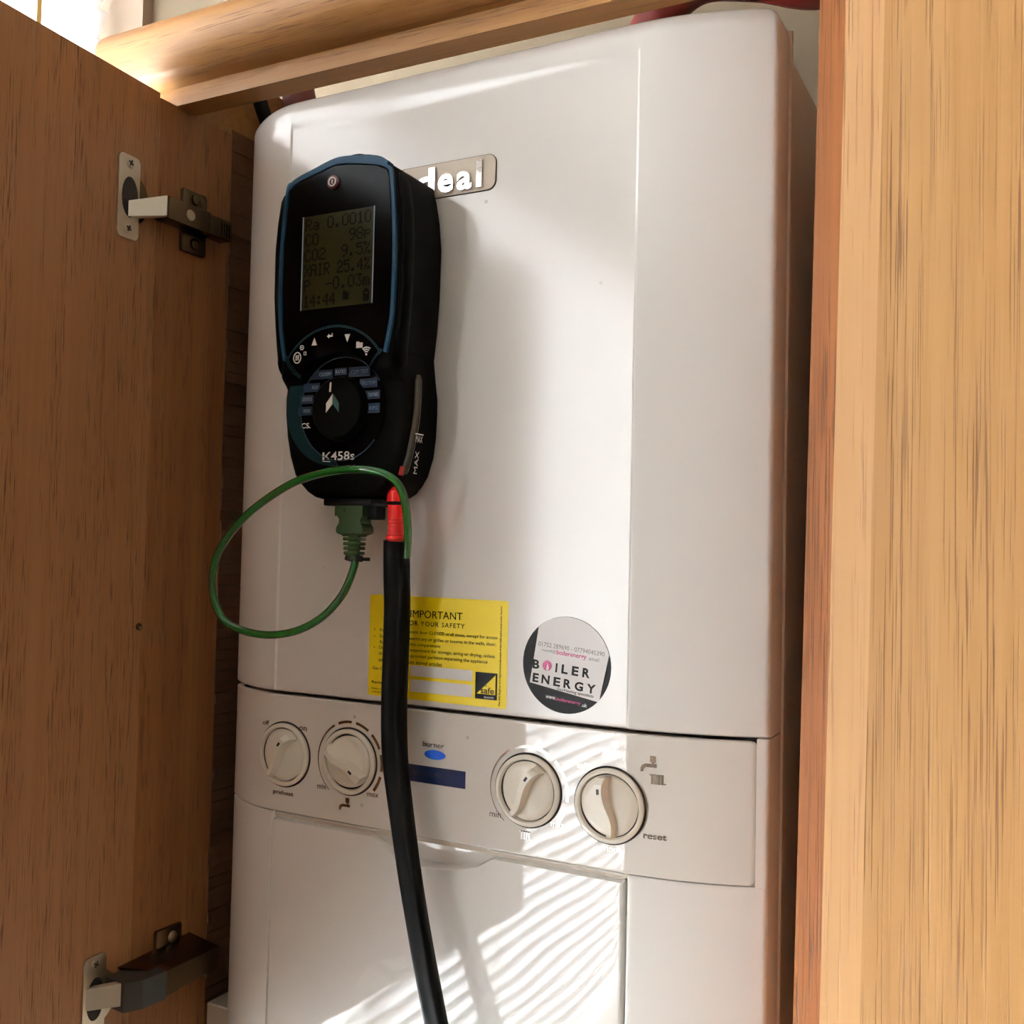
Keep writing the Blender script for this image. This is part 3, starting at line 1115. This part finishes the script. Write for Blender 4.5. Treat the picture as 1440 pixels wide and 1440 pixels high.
r_ = bmesh.ops.extrude_face_region(bmx, geom=bmx.faces[:])
for v in [g for g in r_['geom'] if isinstance(g, bmesh.types.BMVert)]:
    v.co.y += .0015
bmesh.ops.recalc_face_normals(bmx, faces=bmx.faces[:])
bmx.to_mesh(ob.data)
bmx.free()

# yellow safety label
yl = lab(MB().plate(rrect(.0785, .1828, .3060, .3726, .0018), -.0003, .0003).build('safety_label', M['yellow'], boi, 0), 'yellow IMPORTANT FOR YOUR SAFETY label')
LY = -.00045
tx = MB()
text(tx, 'IMPORTANT', .1108, .1501, .3590, .3638, LY, .006)
text(tx, 'FOR YOUR SAFETY', .1076, .1519, .3538, .3568, LY, .015, spacing=1.25)
lines = [('Keep the compartment door CLOSED at all times, except for access', .0872, .1757, .3492),
         ('Do not cover or restrict any air grilles or louvres in the walls, door,', .0870, .1748, .3450),
         ('floor or ceiling of this compartment', .0870, .1343, .3412),
         ('Do not use this compartment for storage, airing or drying, unless', .0868, .1741, .3375),
         ('there is a purpose-provided partition separating the appliance', .0866, .1690, .3337),
         ('and the heater from stored articles', .0866, .1357, .3299)]
for s, x0, x1, z in lines:
    text(tx, s, x0, x1, z - .0013, z + .0014, LY, .012)
for z in (.3496, .3452, .3378):
    tx.plate(circ(.0828, z, .0004, 10), LY, .0001)
text(tx, 'Gas Company Name:', .0818, .1105, .3226, .3250, LY, .02)
text(tx, 'Registration no:', .0816, .1060, .3134, .3158, LY, .02)
text(tx, 'Make the safe check', .0816, .1040, .3101, .3112, LY, .01)
text(tx, 'CONSUMER ADVICE LINE', .0816, .1050, .3079, .3090, LY, .01)
text(tx, 'Gas Safe Register is a registered trade mark of the HSE and is used under licence', .1772, .1790, .3075, .3692, LY, .01, vert=True)
lab(tx.build('lettering', M['lblack'], yl, 0), 'black safety wording')
wb = MB()
wb.plate([(.1118, .3212), (.1584, .3212), (.1584, .3280), (.1118, .3280)], LY, .0001)
wb.plate([(.1118, .3111), (.1584, .3111), (.1584, .3189), (.1118, .3189)], LY, .0001)
lab(wb.build('write_in_box', M['lwhite'], yl, 0), 'two blank white boxes')
em = lab(MB().plate([(.1606, .3108), (.1762, .3108), (.1762, .3274), (.1606, .3274)], LY, .0001).build('emblem', M['lblack'], yl, 0), 'black square with a yellow triangle and the word safe')
MB().plate([(.1618, .3140), (.1750, .3140), (.1750, .3262)], LY - .0001, .0001).build('emblem_triangle', M['yellow'], em, 0)
tx = MB()
text(tx, 'safe', .1646, .1743, .3143, .3184, LY - .0002, .02)
text(tx, 'GAS', .1672, .1692, .3190, .3198, LY - .0002, .02)
tx.build('emblem_lettering', M['lblack'], em, 0)
tx = MB()
text(tx, 'REGISTER', .1672, .1742, .3116, .3126, LY - .0002, .02)
tx.build('emblem_lettering', M['lwhite'], em, 0)

# round installer sticker
rc = (.2228, .3361)
rs = lab(MB().plate(circ(rc[0], rc[1], .0290, 56), -.0003, .0003).build('round_sticker', M['lblack'], boi, 0), 'round black and white installer sticker reading BOILER ENERGY')
a1 = math.degrees(math.atan2(.3581 - rc[1], .2041 - rc[0]))
a0 = math.degrees(math.atan2(.3440 - rc[1], .2507 - rc[0]))
wp = circ(rc[0], rc[1], .0288, 30, a0, a1) + [(.1988, .3240), (.2446, .3158)]
MB().plate(wp, LY, .0001).build('white_field', M['lwhite'], rs, 0)
T = -.085
ly2 = LY - .0001
tx = MB()
text(tx, '01752 289690 - 07794045390', .2042, .2478, .3447, .3474, ly2, .0, T)
text(tx, 'russell@', .2068, .2160, .3426, .3449, ly2, .0, T)
text(tx, '.email', .2372, .2442, .3398, .3420, ly2, .0, T)
lab(tx.build('lettering', M['lgrey'], rs, 0), 'grey telephone numbers')
tx = MB()
text(tx, 'boilerenergy', .2164, .2362, .3404, .3441, ly2, .02, T)
text(tx, 'boilerenergy', .2172, .2330, .3133, .3158, ly2, .02, T)
tx.plate(circ(.2104, .3349, .0031, 28), ly2, .0001)
lab(tx.build('lettering', M['lpink'], rs, 0), 'pink web name and flame roundel')
tx = MB()
text(tx, 'B', .2006, .2052, .3325, .3380, ly2, .035, T)
text(tx, 'I', .2160, .2172, .3313, .3368, ly2, .03, T)
text(tx, 'L', .2200, .2242, .3308, .3363, ly2, .035, T)
text(tx, 'E', .2268, .2312, .3302, .3358, ly2, .035, T)
text(tx, 'R', .2338, .2386, .3296, .3352, ly2, .035, T)
for ch, x0, x1, dz in (('E', .2008, .2048, 0), ('N', .2068, .2122, -.0006), ('E', .2148, .2194, -.0014), ('R', .2216, .2266, -.0021), ('G', .2288, .2344, -.0030), ('Y', .2366, .2424, -.0038)):
    text(tx, ch, x0, x1, .3244 + dz, .3298 + dz, ly2, .035, T)
text(tx, 'Gas/Heating specialists', .2172, .2412, .3190, .3212, ly2, .01, T * 1.3)
lab(tx.build('lettering', M['lblack'], rs, 0), 'bold black words BOILER ENERGY')
tx = MB()
text(tx, 'www.', .2098, .2168, .3150, .3168, ly2, .01, T)
text(tx, '.uk', .2336, .2372, .3122, .3144, ly2, .01, T)
tx.plate([(.2098, .3325), (.2104, .3352), (.2108, .3366), (.2112, .3350), (.2116, .3335), (.2112, .3322), (.2104, .3319)], ly2 - .0001, .0001)
lab(tx.build('lettering', M['lwhite'], rs, 0), 'white web address and flame')

# ================================================================== flue gas analyser
AX = .0800
an = thing('flue_gas_analyser', (AX, -.02, .54), 'black handheld flue gas analyser with blue bezel and LCD, stuck on the boiler front', 'meter')
hwL = [(.4335, .0150), (.4355, .0215), (.4390, .0270), (.4440, .0325), (.4500, .0375), (.4620, .0420), (.4750, .0450), (.4900, .0468), (.5000, .0470), (.5120, .0452),
       (.5250, .0448), (.5350, .0460), (.5460, .0472), (.5650, .0487), (.5970, .0490), (.6150, .0478), (.6290, .0458), (.6345, .0450), (.6390, .0436), (.6412, .0400), (.6430, .0330), (.6455, .0210), (.6475, .0100), (.6520, -.0160)]
hwR = [(.4335, .0180), (.4355, .0280), (.4390, .0345), (.4440, .0390), (.4500, .0430), (.4620, .0468), (.4750, .0485), (.4900, .0490), (.5000, .0488), (.5120, .0470),
       (.5250, .0455), (.5350, .0465), (.5460, .0475), (.5650, .0487), (.5970, .0490), (.6150, .0472), (.6290, .0444), (.6345, .0426), (.6390, .0400), (.6430, .0352), (.6460, .0300), (.6490, .0255), (.6520, .0190)]


def an_y(x, z):
    """front plane of the analyser: the screen part stands 8 mm prouder than the dial part and its pocket"""
    k = sstep(.505, .514, z) * sstep(.0325, .0352, math.hypot(x - .0830, z - .4910))
    return -.0495 + .0075 * (1 - k)


zs = sorted(set([a for a, _ in hwL] + [.4335 + .0045 * k for k in range(49)] + [.500 + .0012 * k for k in range(25)]))
zs = [z for z in zs if z <= .6520]
ts = [0, .006, .014, .025, .04, .06, .09] + [.12 + .76 * k / 44 for k in range(45)] + [.91, .94, .96, .975, .986, .994, 1]
bodyL = lambda z: AX - lerp_tab(hwL, z)
bodyR = lambda z: AX + lerp_tab(hwR, z)


def body_y(x, z):
    d = min(x - bodyL(z), bodyR(z) - x)
    return an_y(x, z) + .0012 + rnd(d, .0060) + rnd(min(z - .4335, (.6520 - z) * 1.2), .0060)


MB().field(bodyL, bodyR, zs, ts, body_y, -.0028).build('body', M['rubber'], an, 50)
for mx_, mz_ in ((.055, .600), (.105, .600), (.055, .470), (.105, .470)):      # magnets that hold it on the steel cover
    MB().lathe([(.0, 0), (.008, 0), (.008, .0027), (0, .0027)], (mx_, -.0002, mz_), (0, -1, 0), 20).build('magnet', M['tie'], an)
# side grips: thick rubber rails down both flanks
for sgn, tab in ((-1, hwL), (1, hwR)):
    pts = []
    for k in range(34):
        z = .5150 + (.6360 - .5150) * k / 33
        pts.append((AX + sgn * (lerp_tab(tab, z) + .0006), -.0425 + .004 * (k / 33 - .5) ** 2, z))
    sect = [(.0030 * math.cos(2 * PI * k / 14), .0058 * math.sin(2 * PI * k / 14)) for k in range(14)]
    MB().tube(pts, [.35] + [.8] + [1.0] * 30 + [.8, .35], 14, sect, (0, 1, 0)).build('side_grip', M['rubber'], an, 60)
lab(MB().tube(spline([(.0765, -.040, .6465), (.084, -.041, .6490), (.092, -.041, .6490), (.1010, -.040, .6455)], 6), [.002] + [.0042] * 17 + [.002], 12).build('top_cap', M['rubber'], an), 'rubber cap on top')
FY = lambda x, z: an_y(x, z) - .0002
# glossy fascia around the screen
fas = [(.0415, .6335), (.0470, .6370), (.0770, .6448), (.0880, .6440), (.1100, .6400), (.1172, .6365), (.1192, .6320), (.1222, .6000), (.1228, .5700), (.1215, .5450), (.1182, .5265)]
arcp = [(AX + .0436 * math.cos(math.radians(a)), .4985 + .0436 * math.sin(math.radians(a))) for a in range(38, 143, 5)]
fas += [p for p in arcp] + [(.0425, .5265), (.0392, .5450), (.0378, .5700), (.0382, .6000)]
fs_o = lab(MB().plate(fas, lambda x, z: -.0497, .0012).build('fascia', M['blackgloss'], an, 0), 'glossy black screen surround')
bz = MB()
bzl = [(.1198, .5235), (.1238, .5450), (.1248, .5700), (.1243, .6000), (.1212, .6325), (.1185, .6380), (.1105, .6418), (.0885, .6460), (.0768, .6467), (.0462, .6390), (.0398, .6340), (.0364, .6000), (.0358, .5700), (.0372, .5450), (.0412, .5235)]
bz.ribbon(spline([(p[0], p[1], 0) for p in bzl], 5), .0022, lambda x, z: -.0502, .0022)
bz.v = [(x, y, z) for x, y, z in bz.v]
bz.ribbon(spline([(.1180, .6405), (.1105, .6440), (.0885, .6474), (.0768, .6476), (.0620, .6440), (.0462, .6396), (.0405, .6352)], 5), lambda t: .0022 + .0034 * sstep(0, .25, t) * (1 - .8 * t), lambda x, z: -.0499, .006)
lab(bz.build('bezel', M['bezel'], an, 0), 'petrol blue bezel line')
tl = MB()
arcq = [(AX + .0440 * math.cos(math.radians(a)), .4985 + .0440 * math.sin(math.radians(a))) for a in range(35, 146, 4)]
tl.ribbon(arcq, .0014, lambda x, z: -.0502, .0015)
tl.ribbon([(.1170, .5250), (.1120, .5200), (.1085, .5150)], lambda t: .0020 - .0014 * t, lambda x, z: an_y(x, z) - .0008, .0015)
tl.ribbon([(.0428, .5250), (.0455, .5200), (.0500, .5150), (.0540, .5120)], lambda t: .0028, lambda x, z: an_y(x, z) - .0008, .0015)
lab(tl.build('keypad_outline', M['teal'], an, 0), 'dark teal keypad outline')
# lcd
scr = lab(MB().plate([(.0540, .5545), (.1090, .5545), (.1090, .6150), (.0540, .6150)], -.0499, .0004).build('screen', M['lcd_olive'], an, 0), 'dim olive LCD screen')
FONT = {'R': '11110 10001 10001 11110 10100 10010 10001', 'a': '00000 00000 01110 00001 01111 10001 01111', '0': '01110 10001 10001 10001 10001 10001 01110',
        '.': '00000 00000 00000 00000 00000 01100 01100', '1': '00100 01100 00100 00100 00100 00100 01110', 'C': '01110 10001 10000 10000 10000 10001 01110',
        'O': '01110 10001 10001 10001 10001 10001 01110', '9': '01110 10001 10001 01111 00001 00010 01100', '8': '01110 10001 10001 01110 10001 10001 01110',
        'p': '00000 00000 11110 10001 11110 10000 10000', '2': '01110 10001 00001 00110 01000 10000 11111', '5': '11111 10000 11110 00001 00001 10001 01110',
        '%': '11001 11010 00010 00100 01000 01011 10011', 'X': '10001 10001 01010 00100 01010 10001 10001', 'A': '01110 10001 10001 11111 10001 10001 10001',
        'I': '01110 00100 00100 00100 00100 00100 01110', '4': '00010 00110 01010 10010 11111 00010 00010', 'P': '11110 10001 10001 11110 10000 10000 10000',
        '-': '00000 00000 00000 11111 00000 00000 00000', '3': '11111 00010 00100 00010 00001 10001 01110', 'm': '00000 00000 11010 10101 10101 10101 10101',
        ':': '00000 01100 01100 00000 01100 01100 00000', 'b': '01110 11111 10001 11111 11111 11111 11111', 'f': '11100 11111 11111 11111 11111 00000 00000'}
lt = MB()
rows_ = ['Ra 0.0010', 'CO    98p', 'CO2  9.5%', 'XAIR 25.4%', 'P  -0.03m', '14:44 f  b']
pw, ph = .00100, .00112
for ri, s in enumerate(rows_):
    z1_ = .6132 - ri * .00985
    step_ = .0052 if len(s) > 9 else .0058
    x = .0556
    for ch in s:
        if ch in FONT:
            for r__, bits in enumerate(FONT[ch].split()):
                for c__, bt_ in enumerate(bits):
                    if bt_ == '1':
                        a, b_ = x + c__ * pw * (.9 if len(s) > 9 else 1), z1_ - (r__ + 1) * ph
                        lt.plate([(a, b_), (a + pw * 1.0, b_), (a + pw * 1.0, b_ + ph * 1.0), (a, b_ + ph * 1.0)], -.0501, .0001)
        x += step_
lab(lt.build('lcd_lettering', M['lcdtext'], scr, 0), 'LCD readings')
MB().box((.0534, -.0503, .5545), (.0539, -.0497, .6150)).build('screen_edge', M['icongrey'], scr, 0)
MB().box((.1091, -.0503, .5545), (.1095, -.0497, .6150)).build('screen_edge', M['icongrey'], scr, 0)
# power button
pb = lab(MB().lathe([(.0046, 0), (.0046, .0012), (.0040, .0017), (0, .0018)], (.0772, -.0497, .6343), (0, -1, 0), 28).build('power_button', plain('button_dark_red', RGB(70, 8, 10), 0.3), an), 'dark red power button')
MB().ribbon(circ(.0772, .6343, .0027, 28), .0008, -.0519, .0003, True).plate([(.0769, .6330), (.0775, .6330), (.0775, .6356), (.0769, .6356)], -.0519, .0003).build('power_symbol', M['iconwhite'], pb, 0)
# keypad icons
kp = MB()
ky = -.0503
kp.ribbon(circ(.0520, .5242, .0029, 24, rz=.0034), .0007, ky, .0003, True)
for dx_ in (-.0009, .0007):
    kp.plate([(.0520 + dx_ - .0003, .5225), (.0520 + dx_ + .0005, .5225), (.0520 + dx_ + .0005, .5259), (.0520 + dx_ - .0003, .5259)], ky, .0003)
kp.ribbon(circ(.0556, .5305, .0015, 6), .0005, ky, .0003, True)
kp.plate(circ(.0556, .5305, .0005, 8), ky, .0003)
kp.ribbon([(.0574, .5256), (.0590, .5256), (.0590, .5276), (.0574, .5276)], .0005, ky, .0003, True)
kp.plate([(.0634, .5313), (.0676, .5313), (.0655, .5360)], ky, .0003)
kp.plate([(.0755, .5362), (.0772, .5376), (.0772, .5368), (.0792, .5368), (.0792, .5380), (.0799, .5380), (.0799, .5358), (.0772, .5358), (.0772, .5349)], ky, .0003)
kp.plate([(.0893, .5364), (.0935, .5364), (.0914, .5315)], ky, .0003)
kp.plate([(.0985, .5272), (.1032, .5272), (.1032, .5304), (.1010, .5304), (.1004, .5311), (.0985, .5311)], ky, .0003)
kp.plate(circ(.1062, .5228, .0007, 10), ky, .0003)
for r__ in (.0018, .0031, .0044):
    kp.ribbon(circ(.1062, .5228, r__, 10, 50, 130), .0007, ky, .0003)
kp.v = [(x, an_y(x, z) - .0012 if z < .527 else y, z) if False else (x, y, z) for x, y, z in kp.v]
lab(kp.build('keypad_icons', M['iconwhite'], an, 0), 'white keypad icons')
lab(MB().plate([(.0440, .5235), (.0540, .5130)] + [p for p in circ(.0830, .4910, .0350, 14, 140, 40)] + [(.1115, .5150), (.1160, .5235)] + [(AX + .0432 * math.cos(math.radians(a)), .4985 + .0432 * math.sin(math.radians(a))) for a in range(36, 145, 6)], -.0500, .0022).build('keypad', M['blackgloss'], an, 0), 'black curved keypad')
# dial
DX, DZ = .0830, .4910
DY = -.0423
outer = circ(.0765, .4935, .0385, 44, 108, 276)
inner = circ(DX, DZ, .0333, 44, 122, 262)
lab(MB().plate(outer + inner[::-1], DY - .0002, .0012).build('dial_crescent', M['teal'], an, 0), 'dark teal crescent beside the dial')
lab(MB().plate([p for p in circ(DX, DZ, .0328, 48)], DY - .0003, .0012).build('dial_plate', M['blackgloss'], an, 0), 'black dial plate')
lab(MB().ribbon(circ(DX, DZ, .0328, 48, 30, 322), .0005, DY - .0009, .0008).build('dial_ring', M['plate_blue'], an, 0), 'thin grey dial ring')
dlab = [((.0555, .0752), (.5108, .5166), 'O2/EFF', .0645), ((.0766, .0862), (.5125, .5170), 'RATIO', .0775), ((.0878, .1040), (.5108, .5170), 'COM TEST', .0895),
        ((.0965, .1098), (.5035, .5090), 'PRS/TEMP', .0985), ((.1005, .1120), (.4962, .5015), 'TIGHTNESS', .1032), ((.1015, .1122), (.4875, .4935), 'ROOM CO', .1044),
        ((.0520, .0650), (.5030, .5085), 'AUX', .0588), ((.0495, .0600), (.4955, .5010), 'STATUS', .0512), ((.0482, .0590), (.4880, .4935), 'MENU', .0525)]
pl_, tt = MB(), MB()
dy_ = DY - .0006
for (x0, x1), (z0, z1), s, tx0 in dlab:
    pl_.plate([(x0, z0), (x1, z0), (x1, z1), (x0, z1)], dy_, .0004)
    text(tt, s, tx0, x1 - .0010, (z0 + z1) / 2 - .0012, (z0 + z1) / 2 + .0012, DY - .0008, .02)
lab(pl_.build('dial_label', M['plate_blue'], an, 0), 'blue grey dial label fields')
lab(tt.build('lettering', M['icongrey'], an, 0), 'dial label words')
tt = MB()
text(tt, 'CS.', .0512, .0586, .4795, .4830, DY - .0008, .02)
text(tt, '458s', .0758, .0940, .4585, .4640, DY - .0008, .01)
tt.plate([(.0690, .4588), (.0704, .4588), (.0704, .4636), (.0690, .4636)], DY - .0008, .0002)
tt.plate([(.0708, .4612), (.0740, .4638), (.0752, .4638), (.0722, .4612), (.0752, .4590), (.0734, .4590)], DY - .0008, .0002)
tt.plate([(.0690, .4578), (.0752, .4574), (.0752, .4579), (.0690, .4583)], DY - .0008, .0002)
lab(tt.build('lettering', M['iconwhite'], an, 0), 'white model number 458s and mark')
kb = MB().lathe([(.0206, .0002), (.0206, .0012), (.0200, .0020), (.0196, .0052), (.0186, .0062), (0, .0063)], (DX, DY, DZ), (0, -1, 0), 48).build('dial_knob', M['rubber'], an, 40)
kt = DY - .0065
lab(MB().plate([(.0773, .5012), (.0786, .5012), (.0788, .5072), (.0777, .5072)], kt, .0003).plate([(.0752, .4882), (.0800, .4934), (.0800, .4998), (.0752, .4940)], kt, .0003).build('pointer', M['iconwhite'], kb, 0), 'white pointer and half arrow')
lab(MB().plate([(.0804, .4998), (.0804, .4934), (.0852, .4880), (.0852, .4938)], kt, .0003).build('arrow_half', M['greenmark'], kb, 0), 'green half arrow')
# water trap on the right flank
tp_pts = spline([(.1297, -.0275, .5120), (.1302, -.0285, .4950), (.1300, -.0300, .4800), (.1275, -.0320, .4620), (.1245, -.0330, .4500)], 6)
trp = lab(MB().tube(tp_pts, [.0016] + [.0026] * (len(tp_pts) - 2) + [.0016], 14).build('water_trap', M['trapglass'], an), 'smoky clear water trap tube')
lab(MB().tube([(.1253, -.0350, .4545), (.1238, -.0350, .4490)], [.0019, .0017], 10).build('trap_filter', M['trapred'], trp), 'red filter tip')
for q, (p0, p1) in enumerate([((.1302, .4735), (.1338, .4735)), ((.1265, .4605), (.1330, .4605))]):
    pass
tw = MB()
vs_, fs_ = text_geo('MAX', .02)


def trap_text(s, y0, y1, z0, z1, xoff, vert):
    vs, fs = text_geo(s, 0)
    xs_ = [v.x for v in vs]
    ys_ = [v.y for v in vs]
    out = []
    for v in vs:
        a = (v.x - min(xs_)) / (max(xs_) - min(xs_))
        c = (v.y - min(ys_)) / (max(ys_) - min(ys_))
        if vert:
            y_, z_ = y1 + (y0 - y1) * c, z0 + (z1 - z0) * a
            y_ = y0 + (y1 - y0) * (1 - c)
        else:
            y_, z_ = y0 + (y1 - y0) * a, z0 + (z1 - z0) * c
        out.append((.1338 + xoff + (z_ - .478) * .10, y_, z_))
    tw.add(out, fs)


trap_text('MAX', -.0340, -.0265, .4695, .4735, .0004, False)
trap_text('MAX', -.0330, -.0290, .4500, .4640, .0006, True)
tw.hull([(.1338 + (z - .478) * .1 + x, y, z) for z in (.4742, .4749) for x, y in ((0, -.0345), (.0005, -.0345), (.0005, -.0260), (0, -.0260))])
lab(tw.build('lettering', M['iconwhite'], trp, 0), 'white MAX level marks')
MB().box((.0665, -.038, .4300), (.1040, -.012, .4345), .0010).build('port_block', M['tie'], an)
MB().box((.0950, -.0300, .4215), (.1030, -.0200, .4310), .0008).build('port_latch', M['tie'], an)

# ================================================================== probe lead
pr = thing('probe_lead', (.118, -.03, .40), 'black sleeved probe hose with red connector and green cable hanging below the analyser', 'hose')
hp = spline([(.1187, -.030, .4085), (.1176, -.0275, .3870), (.1158, -.0235, .3660), (.1137, -.0205, .3350), (.1128, -.0195, .3020), (.1145, -.0195, .2720), (.1198, -.0200, .2430), (.1295, -.0215, .2000), (.1415, -.0240, .1580), (.1545, -.027, .1180), (.175, -.032, .055), (.198, -.040, -.03), (.215, -.048, -.12), (.222, -.052, -.25)], 6)
sect = []
for k in range(28):
    a = 2 * PI * k / 28
    cx_, cz_ = math.cos(a), math.sin(a)
    r = .0092 if abs(cx_) > 0 else .0092
    x = math.copysign(abs(cx_) ** .8, cx_) * .0087
    y = math.copysign(abs(cz_) ** .8, cz_) * .0060
    if abs(x + .0) < .0030:
        y *= .84
    sect.append((x, y))
nh = len(hp)
MB().tube(hp, [1.0 - .14 * sstep(26, 48, i) for i in range(nh)], 28, sect, (0, 1, 0)).build('sleeve', M['hose'], pr, 60)
rcn = MB()
pf = [(.0036, .4420), (.0058, .4395), (.0062, .4350), (.0058, .4310), (.0052, .4290), (.0052, .4235)]
z = .4230
while z > .4130:
    pf += [(.0052, z), (.0052, z - .0007), (.0047, z - .0008), (.0047, z - .0013)]
    z -= .0014
pf += [(.0052, .4120), (.0062, .4115), (.0062, .4095), (.0050, .4090), (.0050, .4060)]
lab(MB().lathe([(r, zz_ - .4) for r, zz_ in pf], (.1174, -.0295, .4), (0, 0, 1), 24).build('connector', M['redplug'], pr, 30), 'red ribbed connector')
lab(MB().lathe([(.0056, -.0012), (.0065, -.0008), (.0065, .0008), (.0056, .0012)], (.1174, -.0295, .4318), (0, 0, 1), 24).box((.1030, -.0302, .4318), (.1105, -.0284, .4340)).build('cable_tie', M['tie'], pr), 'black ring strap')
gc = spline([(.0855, -.0300, .4040), (.0868, -.0300, .3976), (.0860, -.0300, .3899), (.0789, -.0310, .3738), (.0664, -.0340, .3592), (.0497, -.0380, .3494), (.0296, -.0420, .3453), (.0088, -.0460, .3475), (-.0061, -.0490, .3553), (-.0122, -.0520, .3730), (-.0080, -.0540, .3944), (.0062, -.0560, .4119), (.0285, -.0580, .4281), (.0579, -.0590, .4428), (.0828, -.0590, .4492), (.1063, -.0580, .4511), (.1226, -.0550, .4494), (.1315, -.0510, .4435), (.1332, -.0445, .4336), (.1310, -.0370, .4196), (.1275, -.0310, .4075), (.1262, -.0300, .3978)], 6)
lab(MB().tube(gc, .0026, 12).build('cable', M['greencable'], pr, 60), 'glossy green cable loop')
gpz = MB()
gpz.hull([(.0745, -.0360, .4235), (.0962, -.0360, .4235), (.0962, -.0240, .4235), (.0745, -.0240, .4235), (.0745, -.0360, .4300), (.0962, -.0360, .4300), (.0962, -.0240, .4300), (.0745, -.0240, .4300)])
sec_ = [(.4235, .0100), (.4215, .0082), (.4190, .0084), (.4165, .0102), (.4140, .0106), (.4125, .0098), (.4112, .0066), (.4105, .0060)]
o = len(gpz.v)
cx = .0862
for z, hw in sec_:
    d = .0058 if hw > .007 else .0045
    gpz.v += [(cx - hw, -.030 - d, z), (cx + hw, -.030 - d, z), (cx + hw, -.030 + d, z), (cx - hw, -.030 + d, z)]
for i in range(len(sec_) - 1):
    for k in range(4):
        gpz.f.append((o + i * 4 + k, o + i * 4 + (k + 1) % 4, o + i * 4 + 4 + (k + 1) % 4, o + i * 4 + 4 + k))
gpz.f += [(o, o + 1, o + 2, o + 3), tuple(o + 4 * (len(sec_) - 1) + k for k in range(4))]
for k in range(8):
    z = .4205 - .0011 * k
    gpz.box((.0810, -.0364 if z > .4175 else -.0362, z - .0003), (.0905, -.0350, z + .0003))
gp_o = lab(gpz.build('plug', M['greenplug'], pr, 25), 'dark green plug')
MB().lathe([(.0013, 0), (.0013, .0004), (0, .0004)], (.0825, -.0360, .4272), (0, -1, 0), 12).build('plug_dimple', M['gapdark'], gp_o)
sr = MB()
for k in range(4):
    zc = .4090 - .0030 * k
    hw = .0064 - .0003 * k
    sr.box((cx - hw, -.0345, zc - .0011), (cx + hw, -.0255, zc + .0011), .0006, 1)
sr.tube([(cx, -.030, .4110), (cx - .0005, -.030, .3960)], .0040, 12)
lab(sr.build('strain_relief', M['greenplug'], gp_o), 'ribbed strain relief')
lab(MB().lathe([(.0032, -.0016), (.0043, -.0014), (.0043, .0014), (.0032, .0016)], (.0842, -.0300, .3965), (.25, 0, 1), 16).box((.0860, -.0320, .3945), (.0925, -.0285, .3985), .0005, 1).box((.0920, -.0312, .3952), (.0985, -.0294, .3974), .0003, 1).build('cable_tie', M['tie'], pr), 'black cable tie below the plug')

# ================================================================== pipes behind
def pipe(name, pts, r, mat, label):
    return tag(MB().tube(spline(pts, 8), r, 16).build(name, mat, None, 60), label, 'pipe')


pipe('pipe', [(.178, .200, .7175), (.180, .200, .775), (.196, .200, .826), (.232, .200, .853), (.280, .202, .846), (.330, .204, .830), (.400, .206, .838)], .0175, M['redpipe'], 'thick dark red pipe arching over the top edge of the boiler')
pipe('pipe', [(-.079, .120, .45), (-.079, .120, .71), (-.081, .118, .745), (-.086, .110, .775), (-.088, .100, .81)], .014, M['darkred'], 'old dark red pipe in the gap left of the boiler top')
tag(MB().tube(spline([(-.090, .080, .55), (-.090, .080, .71), (-.090, .074, .745), (-.092, .066, .765), (-.094, .056, .80)], 8), .006, 12).build('cable', M['tie'], None, 60), 'black cable running up beside the old pipe left of the boiler', 'cable')
